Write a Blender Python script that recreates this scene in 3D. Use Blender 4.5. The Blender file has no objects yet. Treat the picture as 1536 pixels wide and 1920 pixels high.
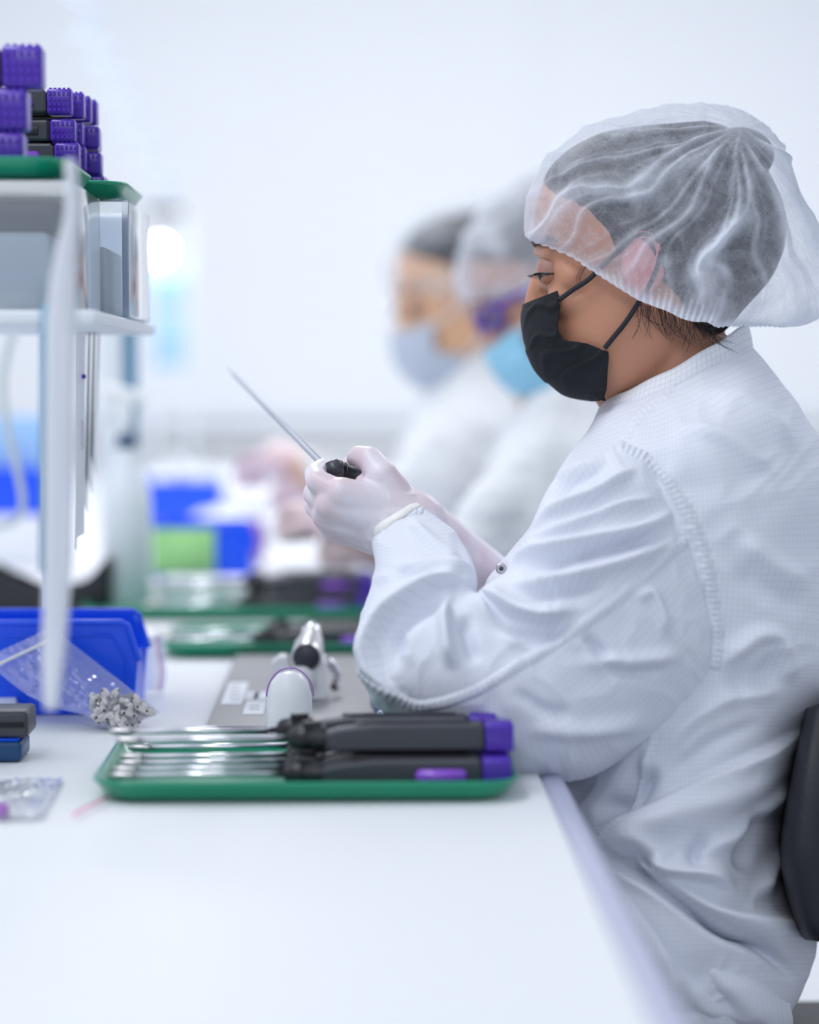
import bpy, bmesh, math, random
import numpy as np
from mathutils import Vector, Matrix, Euler

C = bpy.context.scene.collection
random.seed(7)
# ------------------------------------------------------------------ camera, world, light
F = 4400.0                       # focal length in pixels of the 1536 x 1920 frame
CAM = Vector((0, 0, 1.055))
ROT = Euler((math.radians(90 - 3.38), 0, math.radians(-1.34)), 'XYZ').to_matrix()
TZ = 0.75                        # table top
D0 = 2.0                         # distance of the person in focus
cd = bpy.data.cameras.new('camera'); cam = bpy.data.objects.new('camera', cd); C.objects.link(cam)
cam.location = CAM; cam.rotation_euler = ROT.to_euler()
cd.sensor_fit = 'VERTICAL'; cd.sensor_height = 36.0; cd.lens = 36.0 * F / 1920.0
cd.clip_start = 0.05
cd.dof.use_dof = True; cd.dof.focus_distance = 1.93; cd.dof.aperture_fstop = cd.lens / 40.0
bpy.context.scene.camera = cam

sc = bpy.context.scene
sc.view_settings.view_transform = 'Standard'; sc.view_settings.look = 'None'
sc.view_settings.gamma = 1.0; sc.view_settings.use_curve_mapping = False
sc.view_settings.exposure = 0.0
w = bpy.data.worlds.new('world'); sc.world = w; w.use_nodes = True
w.node_tree.nodes['Background'].inputs[0].default_value = (0.78, 0.87, 1.0, 1)
w.node_tree.nodes['Background'].inputs[1].default_value = 0.50

def area(name, loc, rot, sx, sy, power, col):
    l = bpy.data.lights.new(name, 'AREA'); l.shape = 'RECTANGLE'; l.size = sx; l.size_y = sy
    l.energy = power; l.color = col
    o = bpy.data.objects.new(name, l); C.objects.link(o); o.location = loc
    o.rotation_euler = [math.radians(a) for a in rot]
    return o
area('overhead_light', (-0.9, 1.2, 2.75), (0, -14, 0), 0.6, 2.4, 32, (0.97, 0.98, 1.0))
area('overhead_light', (-0.2, -1.6, 2.75), (38, 0, 0), 2.4, 0.6, 24, (0.90, 0.94, 1.0))  # added fill from behind the camera, lifts the lower coat
area('overhead_light', (-0.3, 4.6, 2.75), (0, 0, 0), 0.6, 2.4, 34, (0.97, 0.98, 1.0))
area('overhead_light', (0.2, 6.3, 2.75), (24, 0, 0), 3.0, 0.6, 15, (0.96, 0.98, 1.0))  # extra area light added to brighten the back wall
area('overhead_light', (1.6, 4.6, 2.75), (0, 0, 0), 0.6, 2.4, 30, (0.95, 0.97, 1.0))

# ------------------------------------------------------------------ helpers
def P(px, py, d):
    return CAM + ROT @ Vector(((px - 768) / F * d, (960 - py) / F * d, -d))
def on_z(px, py, z=TZ):
    r = ROT @ Vector(((px - 768) / F, (960 - py) / F, -1)); t = (z - CAM.z) / r.z
    return CAM + r * t
def rot_loc(parent):
    p = parent
    while p is not None and p.parent is not None: p = p.parent
    return p.location.copy() if p is not None else Vector((0, 0, 0))

class MB:
    def __init__(s): s.v = []; s.f = []
    def add(s, vs, fs):
        n = len(s.v); s.v += [tuple(v) for v in vs]; s.f += [tuple(i + n for i in f) for f in fs]; return s
    def bm(s, bm, M=None):
        if M is not None: bm.transform(M)
        bm.verts.index_update(); s.add([v.co[:] for v in bm.verts], [[v.index for v in f.verts] for f in bm.faces]); bm.free(); return s
    def box(s, c, size, M=None, bev=0.0, seg=2):
        b = bmesh.new(); bmesh.ops.create_cube(b, size=1)
        bmesh.ops.scale(b, vec=size, verts=b.verts)
        if bev: bmesh.ops.bevel(b, geom=list(b.edges), offset=bev, segments=seg, profile=0.5, affect='EDGES')
        T = Matrix.Translation(c); T = T @ M.to_4x4() if M is not None else T
        return s.bm(b, T)
    def sphere(s, c, r, n=16, sc=(1, 1, 1), M=None):
        b = bmesh.new(); bmesh.ops.create_uvsphere(b, u_segments=n, v_segments=max(6, n * 2 // 3), radius=1)
        T = Matrix.Translation(c) @ (M.to_4x4() if M is not None else Matrix()) @ Matrix.Diagonal((r * sc[0], r * sc[1], r * sc[2], 1))
        return s.bm(b, T)
    def cyl(s, a, b, r0, r1=None, n=20):
        return s.tube([a, b], [r0, r0 if r1 is None else r1], n)
    def tube(s, pts, rs, n=10, cap=True):
        pts = [Vector(p) for p in pts]
        if not hasattr(rs, '__len__'): rs = [rs] * len(pts)
        vs = []; t0 = (pts[1] - pts[0]).normalized()
        u = t0.orthogonal().normalized()
        for i, p in enumerate(pts):
            t = (pts[min(i + 1, len(pts) - 1)] - pts[max(i - 1, 0)])
            if t.length < 1e-9: t = t0
            t = t.normalized()
            u = (u - t * u.dot(t)).normalized(); w_ = t.cross(u)
            for k in range(n):
                a = 2 * math.pi * k / n; vs.append(p + (u * math.cos(a) + w_ * math.sin(a)) * rs[i])
        fs = []
        for i in range(len(pts) - 1):
            for k in range(n):
                k2 = (k + 1) % n; fs.append((i * n + k, i * n + k2, (i + 1) * n + k2, (i + 1) * n + k))
        if cap:
            fs.append(tuple(range(n))[::-1]); fs.append(tuple((len(pts) - 1) * n + k for k in range(n)))
        return s.add(vs, fs)
    def cap(s, a, b, ra, rb, n=14):         # tapered capsule (closed shells, for remeshing)
        s.cyl(a, b, ra, rb, n); s.sphere(a, ra, n); s.sphere(b, rb, n); return s
    def lathe(s, prof, c=(0, 0, 0), n=28, M=None):
        vs = []; c = Vector(c)
        for r, z in prof:
            for k in range(n):
                a = 2 * math.pi * k / n; p = Vector((r * math.cos(a), r * math.sin(a), z))
                if M is not None: p = M @ p
                vs.append(c + p)
        fs = [(i * n + k, i * n + (k + 1) % n, (i + 1) * n + (k + 1) % n, (i + 1) * n + k) for i in range(len(prof) - 1) for k in range(n)]
        return s.add(vs, fs)
    def prism(s, poly, depth, M=None):       # poly in local XZ, extruded along +Y
        n = len(poly); vs = [(x, 0, z) for x, z in poly] + [(x, depth, z) for x, z in poly]
        if M is not None: vs = [M @ Vector(v) for v in vs]
        fs = [tuple(range(n)), tuple(range(n, 2 * n))[::-1]] + [(i, i + n, (i + 1) % n + n, (i + 1) % n) for i in range(n)]
        return s.add(vs, fs)
    def build(s, name, m, parent=None, smooth=True, bevel=0, fix=True):
        me = bpy.data.meshes.new(name); me.from_pydata([tuple(v) for v in s.v], [], s.f)
        return finish(name, me, m, parent, smooth, bevel, fix)

def finish(name, me, m, parent=None, smooth=True, bevel=0, fix=True):
    L = rot_loc(parent)
    if L.length > 0: me.transform(Matrix.Translation(-L))
    if fix:
        b = bmesh.new(); b.from_mesh(me); bmesh.ops.recalc_face_normals(b, faces=b.faces); b.to_mesh(me); b.free()
    me.materials.append(m)
    if smooth: me.shade_smooth()
    o = bpy.data.objects.new(name, me); C.objects.link(o); o.parent = parent
    if smooth == 'auto':
        md = o.modifiers.new('edges', 'EDGE_SPLIT'); md.split_angle = math.radians(35)
    if bevel:
        md = o.modifiers.new('bevel', 'BEVEL'); md.width = bevel; md.segments = 2
        md.limit_method = 'ANGLE'; md.angle_limit = math.radians(50)
    return o
def tag(o, label=None, cat=None, group=None, kind=None):
    if label: o['label'] = label
    if cat: o['category'] = cat
    if group: o['group'] = group
    if kind: o['kind'] = kind
    return o
def thing(name, loc, label, cat, group=None):
    o = bpy.data.objects.new(name, None); C.objects.link(o); o.location = loc; o.empty_display_size = 0.02
    return tag(o, label, cat, group)
def copy_tree(o, parent=None):
    c = o.copy(); C.objects.link(c)
    if parent is not None: c.parent = parent
    for ch in [x for x in bpy.data.objects if x.parent == o]: copy_tree(ch, c)
    return c

def remeshed(mb, voxel, smooth_it=6):
    me = bpy.data.meshes.new('tmp'); me.from_pydata([tuple(v) for v in mb.v], [], mb.f)
    b = bmesh.new(); b.from_mesh(me); bmesh.ops.recalc_face_normals(b, faces=b.faces); b.to_mesh(me); b.free()
    o = bpy.data.objects.new('tmp', me); C.objects.link(o)
    r = o.modifiers.new('r', 'REMESH'); r.mode = 'VOXEL'; r.voxel_size = voxel
    s = o.modifiers.new('s', 'SMOOTH'); s.factor = 0.6; s.iterations = smooth_it
    dg = bpy.context.evaluated_depsgraph_get()
    out = bpy.data.meshes.new_from_object(o.evaluated_get(dg))
    bpy.data.objects.remove(o); bpy.data.meshes.remove(me)
    return out

# numpy fields -----------------------------------------------------
def waves(x, y, seed, scale, n=14, ang=None, spread=math.pi):
    rg = np.random.RandomState(seed); out = np.zeros_like(x, dtype=float)
    for i in range(n):
        a = rg.uniform(0, math.pi) if ang is None else ang + rg.uniform(-spread, spread)
        k = 2 * math.pi / (scale * rg.uniform(0.6, 1.7)); out += np.sin(k * (x * math.cos(a) + y * math.sin(a)) + rg.uniform(0, 6.28))
    return out / math.sqrt(n / 2)
def catmull(pts, n):
    p = np.array(pts, float); m = len(p)
    t = np.linspace(0, m - 1, n); i = np.clip(np.floor(t).astype(int), 0, m - 2); f = (t - i)[:, None]
    g = lambda k: p[np.clip(k, 0, m - 1)]
    p0, p1, p2, p3 = g(i - 1), g(i), g(i + 1), g(i + 2)
    return 0.5 * ((2 * p1) + (-p0 + p2) * f + (2 * p0 - 5 * p1 + 4 * p2 - p3) * f ** 2 + (-p0 + 3 * p1 - 3 * p2 + p3) * f ** 3)
def fold_field(X, Y, folds):
    """X, Y in picture units of the person's plane; folds: (kind, A mm, width, pts)"""
    out = np.zeros(X.shape)
    for kind, A, wd, pts in folds:
        q = catmull(pts, max(8, len(pts) * 6)); A = A / 1000.0
        x0, x1 = q[:, 0].min() - 5 * wd, q[:, 0].max() + 5 * wd; y0, y1 = q[:, 1].min() - 5 * wd, q[:, 1].max() + 5 * wd
        sel = (X > x0) & (X < x1) & (Y > y0) & (Y < y1)
        if not sel.any(): continue
        x = X[sel]; y = Y[sel]; best = np.full(x.shape, 1e9); sg = np.zeros(x.shape); tt = np.zeros(x.shape)
        n = len(q) - 1; seglen = np.linalg.norm(q[1:] - q[:-1], axis=1); cum = np.concatenate([[0], np.cumsum(seglen)])
        for i in range(n):
            a = q[i]; d = q[i + 1] - a; L2 = max(d @ d, 1e-9)
            t = np.clip(((x - a[0]) * d[0] + (y - a[1]) * d[1]) / L2, 0, 1)
            dx = x - a[0] - t * d[0]; dy = y - a[1] - t * d[1]; dist = np.hypot(dx, dy)
            k = dist < best; best[k] = dist[k]; sg[k] = np.sign(d[0] * dy - d[1] * dx)[k]; tt[k] = cum[i] + t[k] * seglen[i]
        tn = tt / cum[-1]; s = best * sg
        if kind == 'seam':
            prof = 1 / (1 + (best / wd) ** 8); f = prof * (1 + 0.35 * np.sin(tt * 2 * math.pi / 11.0) * (best < wd)) - 0.5 * np.exp(-((best - wd * 1.25) / (0.25 * wd)) ** 2)
            tap = np.ones(tn.shape)
        else:
            e = np.clip(np.minimum(tn, 1 - tn) / 0.28, 0, 1); tap = e * e * (3 - 2 * e)
            if kind == 'r': f = np.exp(-(best / wd) ** 2)
            elif kind == 'v': f = -np.exp(-(best / wd) ** 2)
            elif kind == 's': f = np.where(s > 0, np.exp(-(s / (2.6 * wd)) ** 2), np.exp(-(s / (0.45 * wd)) ** 2))     # steep on the left of travel... 
            elif kind == 'S': f = np.where(s < 0, np.exp(-(s / (2.6 * wd)) ** 2), np.exp(-(s / (0.45 * wd)) ** 2))
        out[sel] += 2.0 * A * f * tap if kind != 'seam' else A * f
    return out
def grid_normals(G, closed=True):
    if closed:
        du = np.gradient(G, axis=0); dv = (np.roll(G, -1, 1) - np.roll(G, 1, 1)) / 2
    else: du = np.gradient(G, axis=0); dv = np.gradient(G, axis=1)
    n = np.cross(du, dv); n /= (np.linalg.norm(n, axis=2, keepdims=True) + 1e-12); return n

def loft(name, secs, M, mat_, parent, nu=120, nv=96, expo=2.2, scale=2200.0, folds=None, fine=0.0, seed=1, capends=(True, True), fang=None, sub=None, post=None):
    """secs rows: ax, ay, bx, by, near half depth, far half depth, centre depth offset (m)"""
    S = catmull(secs, nu)
    th = np.linspace(0, 2 * math.pi, nv, endpoint=False)
    c = np.cos(th); s = np.sin(th); e = 2.0 / expo
    cc = np.sign(c) * np.abs(c) ** e; ss = np.sign(s) * np.abs(s) ** e
    mx = (S[:, 0] + S[:, 2]) / 2; my = (S[:, 1] + S[:, 3]) / 2; hx = (S[:, 0] - S[:, 2]) / 2; hy = (S[:, 1] - S[:, 3]) / 2
    px = mx[:, None] + hx[:, None] * cc; py = my[:, None] + hy[:, None] * cc
    wd = np.where(ss[None, :] > 0, S[:, 4][:, None], S[:, 5][:, None])
    off = S[:, 6][:, None] - wd * ss
    G = np.stack([px / scale, off, -py / scale], 2)
    n = grid_normals(G)
    cen = np.stack([mx / scale, S[:, 6], -my / scale], 1)[:, None, :]
    flip = np.sign(np.mean(np.sum(n * (G - cen), 2))); n = n * flip
    near = np.clip(-n[:, :, 1] * 2.2 + 0.25, 0, 1)
    disp = np.zeros(px.shape)
    if folds: disp += fold_field(px, py, folds) * near
    if fine:
        a = waves(px, py, seed, 260 * scale / 2200, ang=fang, spread=0.7) if fang is not None else waves(px, py, seed, 210 * scale / 2200)
        b_ = waves(px + 30 * a, py + 20 * a, seed + 1, 150 * scale / 2200, ang=fang, spread=1.2) if fang is not None else waves(px + 30 * a, py, seed + 1, 90 * scale / 2200)
        disp += fine * (0.6 * a + 0.5 * (1 - np.abs(b_)))
    G = G + n * disp[:, :, None]
    if post is not None: G = post(G, px, py, near)
    V = [M(g[0] * scale, -g[2] * scale, g[1]) for g in G.reshape(-1, 3)]
    fs = []
    for i in range(nu - 1):
        for k in range(nv):
            k2 = (k + 1) % nv; fs.append((i * nv + k, i * nv + k2, (i + 1) * nv + k2, (i + 1) * nv + k))
    if capends[0]: fs.append(tuple(range(nv)))
    if capends[1]: fs.append(tuple((nu - 1) * nv + k for k in range(nv)))
    me = bpy.data.meshes.new(name); me.from_pydata([tuple(v) for v in V], [], fs)
    # uv in metres
    per = np.concatenate([[0], np.cumsum(np.linalg.norm(np.diff(G.mean(1), axis=0), axis=1))])
    G2 = G[nu // 2]; arc = np.concatenate([[0], np.cumsum(np.linalg.norm(np.diff(np.vstack([G2, G2[:1]]), axis=0), axis=1))])
    uv = me.uv_layers.new(name='UVMap')
    li = np.zeros(len(me.loops), dtype=int); me.loops.foreach_get('vertex_index', li)
    ii = li // nv; kk = li % nv
    # wrap fix
    u = per[ii]; v = arc[kk]
    nq = (nu - 1) * nv; q = np.arange(nq * 4).reshape(-1, 4); wrap = (np.arange(nq) % nv) == nv - 1
    for col in (1, 2): v[q[wrap, col]] = arc[nv]
    uv.data.foreach_set('uv', np.stack([u, v], 1).ravel())
    return finish(name, me, mat_, parent)

# ------------------------------------------------------------------ materials
def mat(name, col, rough=0.5, metal=0.0, noise=0.0, nscale=40, bump=0.0, bscale=80, emit=None, alpha=None, coat=0.0, sub=0.0, trans=0.0):
    m = bpy.data.materials.new(name); m.use_nodes = True; nt = m.node_tree; p = nt.nodes['Principled BSDF']
    p.inputs['Base Color'].default_value = (*col, 1); p.inputs['Roughness'].default_value = rough; p.inputs['Metallic'].default_value = metal
    if coat: p.inputs['Coat Weight'].default_value = coat
    if sub:
        p.inputs['Subsurface Weight'].default_value = sub; p.inputs['Subsurface Scale'].default_value = 0.01
        p.inputs['Subsurface Radius'].default_value = (1.0, 0.4, 0.25)
    if trans: p.inputs['Transmission Weight'].default_value = trans
    tc = nt.nodes.new('ShaderNodeTexCoord')
    if noise:
        n = nt.nodes.new('ShaderNodeTexNoise'); n.inputs['Scale'].default_value = nscale; n.inputs['Detail'].default_value = 4
        nt.links.new(tc.outputs['Object'], n.inputs['Vector'])
        mx = nt.nodes.new('ShaderNodeMix'); mx.data_type = 'RGBA'
        mx.inputs['A'].default_value = (*[max(0, c * (1 - noise)) for c in col], 1); mx.inputs['B'].default_value = (*[min(1, c * (1 + noise)) for c in col], 1)
        nt.links.new(n.outputs['Fac'], mx.inputs['Factor']); nt.links.new(mx.outputs['Result'], p.inputs['Base Color'])
    if bump:
        n2 = nt.nodes.new('ShaderNodeTexNoise'); n2.inputs['Scale'].default_value = bscale; n2.inputs['Detail'].default_value = 5
        nt.links.new(tc.outputs['Object'], n2.inputs['Vector'])
        b = nt.nodes.new('ShaderNodeBump'); b.inputs['Strength'].default_value = bump; b.inputs['Distance'].default_value = 0.001
        nt.links.new(n2.outputs['Fac'], b.inputs['Height']); nt.links.new(b.outputs['Normal'], p.inputs['Normal'])
    if emit:
        p.inputs['Emission Color'].default_value = (*emit[0], 1); p.inputs['Emission Strength'].default_value = emit[1]
    return m

def coat_mat(name, col=(0.80, 0.82, 0.86), line=0.16, cell=0.0046):
    m = mat(name, col, 0.85); nt = m.node_tree; p = nt.nodes['Principled BSDF']
    uv = nt.nodes.new('ShaderNodeUVMap'); sp = nt.nodes.new('ShaderNodeSeparateXYZ'); nt.links.new(uv.outputs[0], sp.inputs[0])
    outs = []
    for ax in (0, 1):
        d = nt.nodes.new('ShaderNodeMath'); d.operation = 'DIVIDE'; d.inputs[1].default_value = cell; nt.links.new(sp.outputs[ax], d.inputs[0])
        f = nt.nodes.new('ShaderNodeMath'); f.operation = 'FRACT'; nt.links.new(d.outputs[0], f.inputs[0])
        l = nt.nodes.new('ShaderNodeMath'); l.operation = 'LESS_THAN'; l.inputs[1].default_value = 0.13; nt.links.new(f.outputs[0], l.inputs[0]); outs.append(l)
    mxm = nt.nodes.new('ShaderNodeMath'); mxm.operation = 'MAXIMUM'; nt.links.new(outs[0].outputs[0], mxm.inputs[0]); nt.links.new(outs[1].outputs[0], mxm.inputs[1])
    sc_ = nt.nodes.new('ShaderNodeMath'); sc_.operation = 'MULTIPLY'; sc_.inputs[1].default_value = line; nt.links.new(mxm.outputs[0], sc_.inputs[0])
    mx = nt.nodes.new('ShaderNodeMix'); mx.data_type = 'RGBA'; mx.inputs['A'].default_value = (*col, 1); mx.inputs['B'].default_value = (0.22, 0.27, 0.45, 1)
    nt.links.new(sc_.outputs[0], mx.inputs['Factor']); nt.links.new(mx.outputs['Result'], p.inputs['Base Color'])
    # soft cloth wrinkles
    tc = nt.nodes.new('ShaderNodeTexCoord'); n = nt.nodes.new('ShaderNodeTexNoise'); n.inputs['Scale'].default_value = 22; n.inputs['Detail'].default_value = 3; n.inputs['Distortion'].default_value = 1.2
    nt.links.new(tc.outputs['Object'], n.inputs['Vector'])
    b = nt.nodes.new('ShaderNodeBump'); b.inputs['Strength'].default_value = 0.35; b.inputs['Distance'].default_value = 0.004
    nt.links.new(n.outputs['Fac'], b.inputs['Height']); nt.links.new(b.outputs['Normal'], p.inputs['Normal'])
    return m

def veil_mat(name, col, base, streak=0.35, scale=55, edge=0.5, rough=0.7, seed=0.0):
    """thin non-woven fabric: fibres over an open weave"""
    m = bpy.data.materials.new(name); m.use_nodes = True; nt = m.node_tree; nt.nodes.clear()
    out = nt.nodes.new('ShaderNodeOutputMaterial'); tr = nt.nodes.new('ShaderNodeBsdfTransparent')
    df = nt.nodes.new('ShaderNodeBsdfDiffuse'); df.inputs[0].default_value = (*col, 1)
    tl = nt.nodes.new('ShaderNodeBsdfTranslucent'); tl.inputs[0].default_value = (*col, 1)
    a = nt.nodes.new('ShaderNodeMixShader'); a.inputs[0].default_value = 0.4; nt.links.new(df.outputs[0], a.inputs[1]); nt.links.new(tl.outputs[0], a.inputs[2])
    mixs = nt.nodes.new('ShaderNodeMixShader'); nt.links.new(tr.outputs[0], mixs.inputs[1]); nt.links.new(a.outputs[0], mixs.inputs[2]); nt.links.new(mixs.outputs[0], out.inputs[0])
    tc = nt.nodes.new('ShaderNodeTexCoord')
    acc = None
    for sc_, wgt in ((scale, 0.55), (scale * 7, 0.45)):
        n = nt.nodes.new('ShaderNodeTexNoise'); n.inputs['Scale'].default_value = sc_; n.inputs['Detail'].default_value = 5; n.inputs['Roughness'].default_value = 0.65; n.inputs['Distortion'].default_value = 1.6
        nt.links.new(tc.outputs['Object'], n.inputs['Vector'])
        mr = nt.nodes.new('ShaderNodeMapRange'); mr.inputs['From Min'].default_value = 0.35; mr.inputs['From Max'].default_value = 0.68
        mr.inputs['To Min'].default_value = -streak * wgt; mr.inputs['To Max'].default_value = streak * wgt; nt.links.new(n.outputs['Fac'], mr.inputs['Value'])
        ad = nt.nodes.new('ShaderNodeMath'); ad.operation = 'ADD'; nt.links.new(mr.outputs[0], ad.inputs[0])
        if acc is None: ad.inputs[1].default_value = base
        else: nt.links.new(acc.outputs[0], ad.inputs[1])
        acc = ad
    lw = nt.nodes.new('ShaderNodeLayerWeight'); lw.inputs['Blend'].default_value = 0.35
    ml = nt.nodes.new('ShaderNodeMath'); ml.operation = 'MULTIPLY_ADD'; ml.inputs[1].default_value = edge; ml.use_clamp = True
    nt.links.new(lw.outputs['Facing'], ml.inputs[0]); nt.links.new(acc.outputs[0], ml.inputs[2]); nt.links.new(ml.outputs[0], mixs.inputs[0])
    n = nt.nodes.new('ShaderNodeAttribute'); n.attribute_name = 'dens'
    ad = nt.nodes.new('ShaderNodeMath'); ad.operation = 'ADD'; ad.use_clamp = True
    nt.links.new(n.outputs['Fac'], ad.inputs[0]); nt.links.new(ml.outputs[0], ad.inputs[1]); nt.links.new(ad.outputs[0], mixs.inputs[0])
    return m

def film_mat(name, tint=(0.93, 0.95, 1.0), haze=0.12, gloss=0.35, fres=1.4):
    m = bpy.data.materials.new(name); m.use_nodes = True; nt = m.node_tree; nt.nodes.clear()
    out = nt.nodes.new('ShaderNodeOutputMaterial'); tr = nt.nodes.new('ShaderNodeBsdfTransparent'); tr.inputs[0].default_value = (*tint, 1)
    gl = nt.nodes.new('ShaderNodeBsdfGlossy'); gl.inputs['Roughness'].default_value = 0.12; gl.inputs[0].default_value = (1, 1, 1, 1)
    df = nt.nodes.new('ShaderNodeBsdfDiffuse'); df.inputs[0].default_value = (0.85, 0.88, 0.95, 1)
    fr = nt.nodes.new('ShaderNodeFresnel'); fr.inputs[0].default_value = 1.5
    ad = nt.nodes.new('ShaderNodeMath'); ad.operation = 'MULTIPLY_ADD'; ad.inputs[1].default_value = fres; ad.inputs[2].default_value = gloss * 0.12; ad.use_clamp = True
    nt.links.new(fr.outputs[0], ad.inputs[0])
    m1 = nt.nodes.new('ShaderNodeMixShader'); m1.inputs[0].default_value = haze; nt.links.new(tr.outputs[0], m1.inputs[1]); nt.links.new(df.outputs[0], m1.inputs[2])
    m2 = nt.nodes.new('ShaderNodeMixShader'); nt.links.new(ad.outputs[0], m2.inputs[0]); nt.links.new(m1.outputs[0], m2.inputs[1]); nt.links.new(gl.outputs[0], m2.inputs[2])
    nt.links.new(m2.outputs[0], out.inputs[0]); return m

M_wall = mat('wall_paint', (0.855, 0.868, 0.90), 0.7, noise=0.01, nscale=3)
M_floor = mat('floor_vinyl', (0.62, 0.64, 0.68), 0.35, noise=0.05, nscale=8)
M_trim = mat('trim_grey', (0.74, 0.77, 0.82), 0.5, noise=0.02)
M_table = mat('table_laminate', (0.74, 0.76, 0.80), 0.6, noise=0.015, nscale=5)
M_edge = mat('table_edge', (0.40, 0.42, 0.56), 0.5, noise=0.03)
M_green = mat('green_plastic', (0.0, 0.27, 0.145), 0.28, noise=0.06, coat=0.2)
M_dgrey = mat('dark_grey_plastic', (0.045, 0.048, 0.062), 0.38, noise=0.08)
M_black = mat('black_plastic', (0.012, 0.013, 0.018), 0.35, noise=0.1)
M_purple = mat('purple_plastic', (0.075, 0.022, 0.42), 0.3, noise=0.06, coat=0.2)
M_violet = mat('violet_plastic', (0.24, 0.07, 0.58), 0.3, noise=0.06, coat=0.2)
M_pink = mat('mauve_plastic', (0.36, 0.16, 0.50), 0.35, noise=0.05)
M_steel = mat('polished_steel', (0.78, 0.78, 0.83), 0.22, 1.0, noise=0.03)
M_tip = mat('brushed_steel', (0.55, 0.54, 0.55), 0.35, 1.0, noise=0.1)
M_plate = mat('grey_steel_plate', (0.27, 0.27, 0.285), 0.5, 0.25, noise=0.05, nscale=25)
M_white = mat('white_plastic', (0.84, 0.86, 0.88), 0.35, noise=0.01)
M_soft = mat('frosted_white_plastic', (0.74, 0.79, 0.84), 0.45, noise=0.02, sub=0.15)
M_paper = mat('white_paper', (0.86, 0.88, 0.92), 0.8, noise=0.02)
M_blue = mat('blue_plastic', (0.0, 0.09, 0.92), 0.32, noise=0.04, coat=0.15)
M_lblue = mat('light_blue_plastic', (0.36, 0.60, 0.92), 0.4, noise=0.05)
M_pblue = mat('pale_blue_hose', (0.62, 0.74, 0.93), 0.35, noise=0.03)
M_navy = mat('navy_plastic', (0.006, 0.055, 0.16), 0.35, noise=0.05)
M_teal = mat('teal_edge_strip', (0.05, 0.22, 0.38), 0.4, noise=0.05)
M_lime = mat('lime_label', (0.36, 0.72, 0.28), 0.7, noise=0.04)
M_red = mat('magenta_zip', (0.85, 0.12, 0.35), 0.5, noise=0.03)
M_clip = mat('pale_grey_clip', (0.70, 0.67, 0.66), 0.45, noise=0.12, nscale=60)
M_hole = mat('dark_hole', (0.13, 0.07, 0.08), 0.6, noise=0.05)
M_chair = mat('black_leather', (0.012, 0.013, 0.02), 0.55, noise=0.2, bump=0.5, bscale=300)
M_coat = coat_mat('grid_coat_cloth', (0.73, 0.755, 0.84))
M_coat2 = coat_mat('plain_coat_cloth', (0.78, 0.80, 0.83), 0.04)
M_collar = coat_mat('grid_collar_cloth', (0.76, 0.78, 0.83), 0.26)
M_hair = mat('black_hair', (0.02, 0.018, 0.022), 0.5, noise=0.3, nscale=90, bump=0.6, bscale=120)
M_brow = mat('dark_brow_hair', (0.035, 0.02, 0.018), 0.6, noise=0.2)
M_mask = mat('black_mask_cloth', (0.006, 0.008, 0.012), 0.9, noise=0.25, nscale=160, bump=0.5, bscale=500)
M_maskb = mat('light_blue_mask_cloth', (0.30, 0.62, 0.82), 0.8, noise=0.04)
M_maskg = mat('grey_mask_cloth', (0.50, 0.56, 0.66), 0.8, noise=0.04)
M_cord = mat('black_elastic', (0.01, 0.01, 0.018), 0.7, noise=0.1)
M_eye = mat('eye_white', (0.45, 0.42, 0.42), 0.15, noise=0.03)
M_iris = mat('dark_iris', (0.012, 0.008, 0.008), 0.1, noise=0.1)
def skin(name, a, b):
    m = mat(name, a, 0.5, noise=0.07, nscale=14, bump=0.25, bscale=260, sub=0.12); return m
M_skin = skin('warm_brown_skin', (0.50, 0.235, 0.145), None)
M_skin2 = skin('tan_skin', (0.56, 0.30, 0.22), None)
M_skin3 = skin('golden_skin', (0.72, 0.43, 0.26), None)
M_ear = mat('pink_ear', (0.70, 0.28, 0.28), 0.5, noise=0.06, sub=0.1)
M_lid = mat('eyelid_skin', (0.36, 0.185, 0.15), 0.45, noise=0.07)
def glove_mat(name, a, b):
    m = mat(name, a, 0.42, noise=0.0, bump=0.35, bscale=70, sub=0.1); nt = m.node_tree; p = nt.nodes['Principled BSDF']
    tc = nt.nodes.new('ShaderNodeTexCoord'); n = nt.nodes.new('ShaderNodeTexNoise'); n.inputs['Scale'].default_value = 26; n.inputs['Detail'].default_value = 3
    nt.links.new(tc.outputs['Object'], n.inputs['Vector']); r = nt.nodes.new('ShaderNodeValToRGB')
    r.color_ramp.elements[0].position = 0.38; r.color_ramp.elements[0].color = (*b, 1); r.color_ramp.elements[1].position = 0.62; r.color_ramp.elements[1].color = (*a, 1)
    nt.links.new(n.outputs['Fac'], r.inputs[0]); nt.links.new(r.outputs[0], p.inputs['Base Color']); return m
M_glove = glove_mat('milky_latex', (0.74, 0.70, 0.77), (0.68, 0.56, 0.61))
M_glove2 = glove_mat('rosy_latex', (0.78, 0.62, 0.65), (0.70, 0.52, 0.55))
M_cuff = mat('latex_rim', (0.82, 0.82, 0.80), 0.5, noise=0.02)
M_cap = veil_mat('nonwoven_cap', (0.86, 0.90, 1.0), 0.50, 0.16, 45, 0.38)
M_cap2 = veil_mat('nonwoven_cap_far', (0.86, 0.89, 0.96), 0.74, 0.15, 30, 0.35)
M_cap3 = veil_mat('nonwoven_cap_thin', (0.80, 0.85, 0.93), 0.24, 0.15, 30, 0.30)
M_film = film_mat('clear_bag_film')
M_film2 = film_mat('milky_bag_film', haze=0.55)
M_box = film_mat('clear_acrylic', (0.92, 0.96, 1.0), 0.10, 0.3)
M_glow = mat('lamp_glow', (1, 1, 1), 0.5, emit=((1, 1, 1), 20.0))
M_rod = mat('matt_steel_rod', (0.52, 0.55, 0.62), 0.5, 0.3, noise=0.04)
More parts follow.
